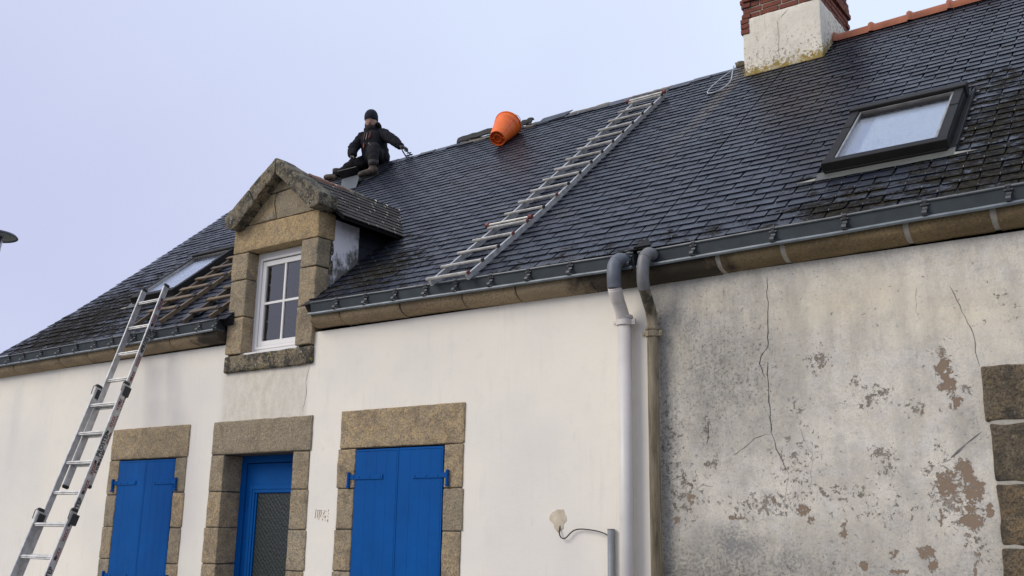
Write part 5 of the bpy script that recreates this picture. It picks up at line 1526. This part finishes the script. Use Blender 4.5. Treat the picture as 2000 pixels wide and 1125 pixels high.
# ------------------------------------------------------------------ street lamp beyond the gable
lp = thing('street_lamp', 'street lamp with a round dark-rimmed disc over a frosted cone at the left edge', 'street lamp', (-15.80, .62, 0))
m = MB(); m.tube([(0, 0, 0), (0, 0, 3.0)], .07, 16); m.tube([(0, 0, 3.0), (0, 0, 5.25)], .045, 16); m.tube([(0, 0, 0), (0, 0, .35)], .11, 16)
obj('pole', m, MAT['lamp_dark'], lp, True)
m = MB(); m.lathe((0, 0, 6.075), (0, 0, 1), [(0, .03), (.03, .10), (.040, .34), (.012, .365), (.0, .37), (-.006, .365), (.02, .33), (.02, .1)], 40)
dsk = obj('lamp_disc', m, MAT['lamp_dark'], lp, True)
m = MB(); m.lathe((0, 0, 6.09), (0, 0, 1), [(0, .001), (-.018, .10), (-.004, .345)], 40); obj('reflector', m, MAT['lamp_grey'], lp, True)
m = MB(); m.lathe((0, 0, 5.25), (0, 0, 1), [(0, .08), (.05, .085), (.80, .155), (.82, .15)], 32); obj('lamp_cone', m, MAT['lamp_glass'], lp, True)
m = MB()
for k in range(4):
    q = rad(20 + 90 * k); m.tube([(.09 * math.cos(q), .09 * math.sin(q), 5.25), (.165 * math.cos(q), .165 * math.sin(q), 6.09)], .008, 6)
obj('cone_strut', m, MAT['lamp_dark'], lp)

# ------------------------------------------------------------------ the roofer
def skin(name, nodes, edges, mat, parent, root, sub=2, fold=0.0, seed=0):
    me = bpy.data.meshes.new(name); keys = list(nodes)
    me.from_pydata([nodes[k][0] for k in keys], [(keys.index(a), keys.index(b_)) for a, b_ in edges], [])
    o = bpy.data.objects.new(name, me); COL.objects.link(o)
    md = o.modifiers.new('skin', 'SKIN'); 
    if not me.skin_vertices: 
        pass
    sv = me.skin_vertices[0].data
    for i, k in enumerate(keys):
        r = nodes[k][1]; sv[i].radius = (r, r) if not isinstance(r, tuple) else r
        sv[i].use_root = (k == root)
    md.use_smooth_shade = True
    ss = o.modifiers.new('sub', 'SUBSURF'); ss.levels = sub; ss.render_levels = sub
    bpy.context.view_layer.update()
    m2 = bpy.data.meshes.new_from_object(o.evaluated_get(bpy.context.evaluated_depsgraph_get()))
    bpy.data.objects.remove(o); m2.name = name
    if fold:
        for v in m2.vertices:
            n = mnoise.noise_vector(v.co * 16 + Vector((seed, 0, 0))); v.co += n * fold + mnoise.noise_vector(v.co * 38) * fold * .5
    m2.materials.clear(); m2.polygons.foreach_set('use_smooth', [True] * len(m2.polygons))
    return link(name, m2, mat, parent)
PO = Vector((-10.56, 3.88, 7.27))
pr = thing('person', 'man in black work jacket and navy beanie sitting on the ridge holding a slate', 'person', PO)
def q(x, y, z): return Vector((x, y, z)) - PO
J = dict(pel=q(-10.560, 3.86, 7.335), sp=q(-10.600, 3.87, 7.50), ch=q(-10.625, 3.85, 7.64), cu=q(-10.645, 3.84, 7.735), nk=q(-10.650, 3.81, 7.815), hd=q(-10.635, 3.775, 7.945), ht=q(-10.650, 3.78, 8.05),
    sL=q(-10.445, 3.86, 7.725), eL=q(-10.175, 3.80, 7.555), wL=q(-9.945, 3.76, 7.365), hL=q(-9.885, 3.75, 7.325),
    sR=q(-10.835, 3.80, 7.725), eR=q(-10.835, 3.61, 7.475), wR=q(-10.700, 3.46, 7.265), hR=q(-10.640, 3.42, 7.205),
    lL=q(-10.455, 3.78, 7.330), kL=q(-10.255, 3.46, 7.335), aL=q(-10.075, 3.30, 6.915), fL=q(-10.165, 3.19, 6.790), gL=q(-10.060, 3.30, 6.83),
    lR=q(-10.660, 3.82, 7.300), kR=q(-10.985, 3.74, 7.265), aR=q(-11.310, 3.745, 7.165), fR=q(-11.455, 3.70, 7.150))
body = {k: (v, {'pel': .13, 'sp': .12, 'ch': .135, 'cu': .10, 'nk': .055, 'hd': .085, 'ht': .075, 'sL': .07, 'eL': .045, 'wL': .03, 'hL': .035, 'sR': .07, 'eR': .045, 'wR': .03, 'hR': .035,
        'lL': .09, 'kL': .06, 'aL': .03, 'fL': .018, 'gL': .04, 'lR': .09, 'kR': .06, 'aR': .03, 'fR': .018}[k]) for k, v in J.items()}
E_ = [('pel', 'sp'), ('sp', 'ch'), ('ch', 'cu'), ('cu', 'nk'), ('nk', 'hd'), ('hd', 'ht'), ('cu', 'sL'), ('sL', 'eL'), ('eL', 'wL'), ('wL', 'hL'), ('cu', 'sR'), ('sR', 'eR'), ('eR', 'wR'), ('wR', 'hR'),
      ('pel', 'lL'), ('lL', 'kL'), ('kL', 'aL'), ('aL', 'fL'), ('pel', 'lR'), ('lR', 'kR'), ('kR', 'aR'), ('aR', 'fR')]
body.pop('gL')
bo = skin('body', body, E_, MAT['skin'], pr, 'pel')
# jacket
mid = lambda a, b_, t=.5: J[a].lerp(J[b_], t)
m = MB(); NS = 28; V = []; RG = [(-.075, .205, .165), (-.05, .232, .185), (.0, .228, .182), (.06, .218, .172), (.12, .222, .176), (.19, .222, .172), (.26, .236, .172), (.33, .240, .165), (.385, .222, .148), (.425, .165, .120), (.455, .115, .095), (.47, .09, .08)]
for dz_, rx, ry in RG:
    t = max(0, min(1, dz_ / .40)); c = J['pel'].lerp(J['cu'], t); c = Vector((c.x, c.y - .012, J['pel'].z + dz_))
    for k in range(NS):
        a = 2 * math.pi * k / NS; cc, ss = math.cos(a), math.sin(a)
        e_ = .82; V.append(c + Vector((rx * math.copysign(abs(cc) ** e_, cc), ry * math.copysign(abs(ss) ** e_, ss), .018 * math.sin(a * 2 + dz_ * 9))))
F = [(i * NS + k, i * NS + (k + 1) % NS, (i + 1) * NS + (k + 1) % NS, (i + 1) * NS + k) for i in range(len(RG) - 1) for k in range(NS)] + [tuple(range(NS))]
m.add(V, F)
for sh, elb, wr in (('sL', 'eL', 'wL'), ('sR', 'eR', 'wR')):
    inner = J[sh].lerp(J['cu'], .45)
    pth = smooth_path([inner, J[sh], J[sh].lerp(J[elb], .5), J[elb], J[elb].lerp(J[wr], .5), J[wr]], 7)
    n_ = len(pth); rad_ = [float(np.interp(k / (n_ - 1), [0, .2, .4, .6, .8, .96, 1], [.088, .092, .086, .082, .072, .060, .050])) * (1 + .05 * math.sin(k * 1.9 + (1 if sh == 'sL' else 0)) + .03 * math.sin(k * 3.7)) for k in range(n_)]
    m.tube(pth, rad_, 18)
jacket = obj('jacket', m, MAT['jacket'], pr, True)
for v in jacket.data.vertices:
    n_ = mnoise.noise_vector(v.co * 13) * .016 + mnoise.noise_vector(Vector((v.co.x * 20, v.co.y * 20, v.co.z * 42))) * .010
    v.co += n_
# collar and folded hood
m = MB()
def ringpts(c, rx, ry, z, tiltx=0, n=20): return [c + Vector((rx * math.cos(2 * math.pi * k / n), ry * math.sin(2 * math.pi * k / n), z + tiltx * math.cos(2 * math.pi * k / n) + .012 * math.sin(4 * math.pi * k / n))) for k in range(n)]
cn = J['nk']
rings = [ringpts(cn, .130, .120, -.085), ringpts(cn, .120, .108, -.03), ringpts(cn, .124, .108, .030, .012), ringpts(cn, .110, .092, .034, .012), ringpts(cn, .095, .080, -.03)]
V = [p for r_ in rings for p in r_]; F = [(i * 20 + k, i * 20 + (k + 1) % 20, (i + 1) * 20 + (k + 1) % 20, (i + 1) * 20 + k) for i in range(4) for k in range(20)]
V = [v + Vector((0, 0, -.055)) * max(0, -(v - cn).y / .1) for v in V]
m.add(V, F); obj('collar', m, MAT['jacket'], pr, True)
m = MB(); m.tube(smooth_path([cn + Vector((-.135, -.02, .055)), cn + Vector((-.12, .06, .04)), cn + Vector((0, .11, .02)), cn + Vector((.115, .06, .045)), cn + Vector((.125, -.02, .09))], 4), [.02] + [.038] * 15 + [.02], 10, flat=1.2)
obj('hood', m, MAT['jacket'], pr, True)
def chest_pt(u, v, d=.050): # u across, v up from chest centre, on the front of the jacket
    c = J['ch'] + Vector((u, 0, v)); return c + Vector((0, -.158 - d + u * u * 1.6 + max(0, v) * .35, 0))
for x0, v0, v1 in ((-.045, .095, -.045), (.005, .075, -.05), (.055, .09, -.035), (.075, .095, -.02)):
    m = MB(); m.bar(chest_pt(x0 + .012, v0, .036), chest_pt(x0 + .016, v1, .036), .007, .030, (0, -1, 0)); obj('chest_zip', m, MAT['reflect_red'] if x0 != .005 else MAT['silver_zip'], jacket)
m = MB(); m.bar(chest_pt(-.02, -.10, .036), chest_pt(-.026, -.17, .036), .012, .030, (0, -1, 0)); obj('zip_pull', m, MAT['strap'], jacket)
m = MB(); c = mid('sR', 'eR', .25) + Vector((-.085, -.04, 0)); m.obox(c, (.004, -.008, .004), (.010, .012, .022), (.003, .003, -.004)); obj('sleeve_badge', m, MAT['silver_zip'], jacket)
# trousers
tr = dict(pel=(J['pel'] - Vector((0, 0, .04)), (.16, .14)), lL=(J['lL'], .125), tL=(mid('lL', 'kL'), .118), kL=(J['kL'], .102), cL=(mid('kL', 'aL', .55), .090), aL=(mid('kL', 'aL', 1.04), .075),
    lR=(J['lR'], .13), tR=(mid('lR', 'kR'), .12), kR=(J['kR'], .10), cR=(mid('kR', 'aR', .55), .085), aR=(mid('kR', 'aR', 1.03), .070))
te = [('pel', 'lL'), ('lL', 'tL'), ('tL', 'kL'), ('kL', 'cL'), ('cL', 'aL'), ('pel', 'lR'), ('lR', 'tR'), ('tR', 'kR'), ('kR', 'cR'), ('cR', 'aR')]
trousers = skin('trousers', tr, te, MAT['trousers'], pr, 'pel', fold=.018, seed=8)
m = MB(); c = J['pel'] + Vector((.16, -.02, -.02)); m.tube(smooth_path([c + Vector((-.02, -.10, .05)), c + Vector((.02, -.03, .0)), c + Vector((.02, .03, -.06)), c + Vector((.0, .08, -.07))], 4), .007, 6); obj('harness_strap', m, MAT['strap'], trousers, True)
m = MB(); c = J['kL'] + Vector((-.01, -.085, .03)); m.obox(c, (.012, 0, .004), (0, .003, 0), (.002, 0, .006)); m.obox(c + Vector((.02, .01, -.025)), (.010, 0, .004), (0, .003, 0), (.002, 0, .005)); obj('knee_print', m, MAT['silver_zip'], trousers)
# boots
for ank, toe, hc in (('aL', 'fL', Vector((.035, .02, -.095))), ('aR', 'fR', Vector((.03, .02, -.04)))):
    A, T_ = J[ank], J[toe]; d_ = (T_ - A)
    heel = A + hc * .6
    dv = (T_ - heel).normalized()
    bp = smooth_path([A + Vector((0, 0, .075)), A + Vector((0, 0, .01)), heel.lerp(T_, .12), heel.lerp(T_, .55), T_ + dv * .02, T_ + dv * .085], 5)
    nb_ = len(bp); br_ = [float(np.interp(k / (nb_ - 1), [0, .25, .45, .65, .85, .95, 1], [.066, .060, .058, .052, .048, .034, .006])) for k in range(nb_)]
    m = MB(); m.tube(bp, br_, 16); m.lathe(heel - dv * .0, -dv, [(-.02, .052), (.02, .047), (.042, .030), (.050, .004)], 16)
    o = obj('boot', m, MAT['boot'], pr, True)
    m = MB(); m.tube([A + Vector((0, 0, .015)), A + Vector((0, 0, .10))], [.074, .078], 14); obj('boot_cuff', m, MAT['sole'], o, True)
    m = MB(); dirn = (T_ - heel).normalized()
    upv = Vector((-.10, -.55, .55)).normalized() if ank == 'aL' else RN
    upv = (upv - dirn * upv.dot(dirn)).normalized(); sdv = dirn.cross(upv)
    prof = [(-.055, .030), (-.03, .046), (.06, .044), (.14, .052), (.20, .046), (.235, .022)]
    c0 = heel - upv * .056
    V = []
    for t_, w2 in prof: 
        for k_, hh in ((-1, 0), (1, 0), (1, -.022), (-1, -.022)): V.append(c0 + dirn * t_ + sdv * w2 * k_ + upv * hh)
    F = [(0, 1, 2, 3), (20, 23, 22, 21)] + [(i * 4 + j, (i + 1) * 4 + j, (i + 1) * 4 + (j + 1) % 4, i * 4 + (j + 1) % 4) for i in range(5) for j in range(4)]
    m.add(V, F); obj('boot_sole', m, MAT['sole'], o)
# gloves: palm, four fingers, thumb
def glove(wr, hd_, curl, side):
    f = (hd_ - wr).normalized(); dn = curl.normalized(); sd_ = f.cross(dn).normalized() * side
    N_ = {'w0': (wr - f * .07, .046), 'w': (wr - f * .02, .040), 'p': (wr + f * .05, (.046, .026))}; E2 = [('w0', 'w'), ('w', 'p')]
    for i, (off, ln) in enumerate(((-.034, .085), (-.012, .096), (.011, .090), (.032, .070))):
        b0 = wr + f * .085 + sd_ * off
        N_[f'a{i}'] = (b0, .0125); N_[f'b{i}'] = (b0 + f * ln * .42 + dn * ln * .14, .0115); N_[f'c{i}'] = (b0 + f * ln * .60 + dn * ln * .48, .0105); N_[f'd{i}'] = (b0 + f * ln * .48 + dn * ln * .80, .0095)
        E2 += [('p', f'a{i}'), (f'a{i}', f'b{i}'), (f'b{i}', f'c{i}'), (f'c{i}', f'd{i}')]
    N_['t0'] = (wr + f * .035 - sd_ * .040 + dn * .010, .014); N_['t1'] = (wr + f * .070 - sd_ * .058 + dn * .032, .012); N_['t2'] = (wr + f * .090 - sd_ * .048 + dn * .058, .0105)
    E2 += [('p', 't0'), ('t0', 't1'), ('t1', 't2')]
    return skin('glove', N_, E2, MAT['glove'], pr, 'p', sub=1)
glove(J['wL'], J['hL'] + Vector((.02, 0, .01)), Vector((0, 0, -1)), 1)
glove(J['wR'], J['hR'] + Vector((.02, -.01, -.03)), Vector((-.5, -.3, -.5)), -1)
# head: beanie, face, beard
hc = J['hd']; face = Vector((.50, -.80, -.30)).normalized(); fr_ = face.cross(Vector((0, 0, 1))).normalized(); fu = fr_.cross(face).normalized()
m = MB()
HK = 1.13
def head_ring(z, rx, ry, cy=0, n=20): return [hc + fr_ * rx * HK * math.cos(2 * math.pi * k / n) + face * HK * (cy + ry * math.sin(2 * math.pi * k / n)) + fu * z * HK for k in range(n)]
hr = [head_ring(-.125, .020, .020, .055), head_ring(-.115, .045, .040, .045), head_ring(-.08, .066, .068, .03), head_ring(-.04, .076, .085, .015), head_ring(.0, .080, .095, .005), head_ring(.05, .082, .098, 0), head_ring(.09, .075, .09, 0)]
V = [p for r_ in hr for p in r_]; F = [(i * 20 + k, i * 20 + (k + 1) % 20, (i + 1) * 20 + (k + 1) % 20, (i + 1) * 20 + k) for i in range(6) for k in range(20)]; F.append(tuple(range(20)))
m.add(V, F)
nb = hc + face * .107
m.add([nb + fu * .022 - fr_ * .010, nb + fu * .022 + fr_ * .010, nb - fu * .030 + face * .026 - fr_ * .015, nb - fu * .030 + face * .026 + fr_ * .015, nb - fu * .040 - fr_ * .012, nb - fu * .040 + fr_ * .012],
      [(0, 1, 3, 2), (2, 3, 5, 4), (0, 2, 4), (1, 5, 3)])
obj('face', m, MAT['skin'], bo, True)
m = MB()
for sg in (-1, 1):
    m.tube([nb + fr_ * sg * .016 + fu * .028 - face * .002, nb + fr_ * sg * .048 + fu * .026 - face * .018], .005, 6)
obj('eyebrow', m, MAT['beard'], bo)
m = MB()
for sg in (-1, 1): m.lathe(nb + fr_ * sg * .032 + fu * .008 - face * .013, face, [(0, .010), (.004, .007), (.006, .001)], 8)
obj('eye', m, MAT['beard'], bo)
m = MB(); br = [head_ring(-.150, .030, .035, .060), head_ring(-.132, .058, .058, .050), head_ring(-.10, .074, .080, .042), head_ring(-.065, .082, .094, .026), head_ring(-.040, .083, .088, .014), head_ring(-.015, .084, .060, -.004)]
V = [p for r_ in br for p in r_]; F = [(i * 20 + k, i * 20 + (k + 1) % 20, (i + 1) * 20 + (k + 1) % 20, (i + 1) * 20 + k) for i in range(5) for k in range(20)]; F.append(tuple(range(20)))
V = [v - fu * .016 * max(0, 1 - abs(abs((v - hc).dot(fr_)) - .055) / .04) if (v - hc).dot(fu) > -.06 and (v - hc).dot(face) > .02 else v for v in V]
m.add(V, F); obj('beard', m, MAT['beard'], pr, True)
m = MB(); mc = hc + (face * .122 - fu * .068) * 1.0
m.tube([mc - fr_ * .026 - face * .012, mc, mc + fr_ * .026 - face * .012], .006, 6); obj('lips', m, MAT['lips'], bo, True)
m = MB(); br = [head_ring(.028, .094, .106, -.010), head_ring(.045, .098, .112, -.012), head_ring(.085, .097, .110, -.014), head_ring(.125, .086, .097, -.018), head_ring(.160, .062, .070, -.022), head_ring(.178, .032, .036, -.026), head_ring(.183, .006, .006, -.028)]
V = [p for r_ in br for p in r_]; F = [(i * 20 + k, i * 20 + (k + 1) % 20, (i + 1) * 20 + (k + 1) % 20, (i + 1) * 20 + k) for i in range(6) for k in range(20)]; F.append(tuple(range(20)))
V = [v - fu * .05 * max(0, -((v - hc).dot(face)) / .1) * (1 if (v - hc).dot(fu) < .07 else 0) for v in V]
m.add(V, F); obj('beanie', m, MAT['knit'], pr, True)
# slate cutter in his outstretched hand
tl = thing('slate_tool', 'small steel slate tool under the outstretched hand of the man on the ridge', 'tool', RP(-9.84, 5.14, .03))
m = MB(); to = Vector(tl.location); top_ = PO + J['hL'] + Vector((.02, -.02, -.04)) - to
m.tube([(-.06, 0, 0), tuple(top_ + Vector((-.03, 0, 0)))], .010, 8); m.tube([(.05, 0, 0), tuple(top_ + Vector((.03, 0, 0)))], .010, 8)
obj('leg', m, MAT['steel'], tl, True)
m = MB(); m.bar((-.075, 0, .012), (.065, 0, .012), .03, .012); m.bar((-.045, 0, .05), (.04, 0, .05), .014, .012); obj('crossbar', m, MAT['steel'], tl)
# the slates in front of him
def plate(label, corners, th, mat=None):
    P = [Vector(c) for c in corners]; n = (P[1] - P[0]).cross(P[2] - P[0]).normalized(); c = P[0].copy()
    m = MB(); Q_ = [p - n * th for p in P]; m.add([tuple(p - c) for p in P + Q_], [(0,1,2,3),(7,6,5,4),(0,4,5,1),(1,5,6,2),(2,6,7,3),(3,7,4,0)])
    o = obj('slate_sheet', m, mat or MAT['slate_new']); o.location = c; tag(o, label, 'slate'); return o
MAT['slate_new'] = m_plain('fresh_slate', (.085, .10, .105), (.065, .075, .08), 7, .45, bump=.2)
MAT['slate_under'] = m_plain('shaded_slate_sheet', (.012, .013, .014), (.018, .019, .02), 7, .5, bump=.2)  # darker slate colour carries the shade on the held sheet's underside
plate('grey slate sheet leaning on the roof in front of the seated man', [(-10.498, 3.054, 6.543), (-10.148, 3.035, 6.527), (-10.290, 3.250, 6.828), (-10.673, 3.250, 6.824)], .009)
plate('slate held flat in the right hand of the seated man, its shaded underside seen from below', [(-10.735, 3.20, 6.955), (-10.335, 3.20, 6.948), (-10.424, 3.40, 6.915), (-10.842, 3.40, 6.922)], .009, MAT['slate_under'])
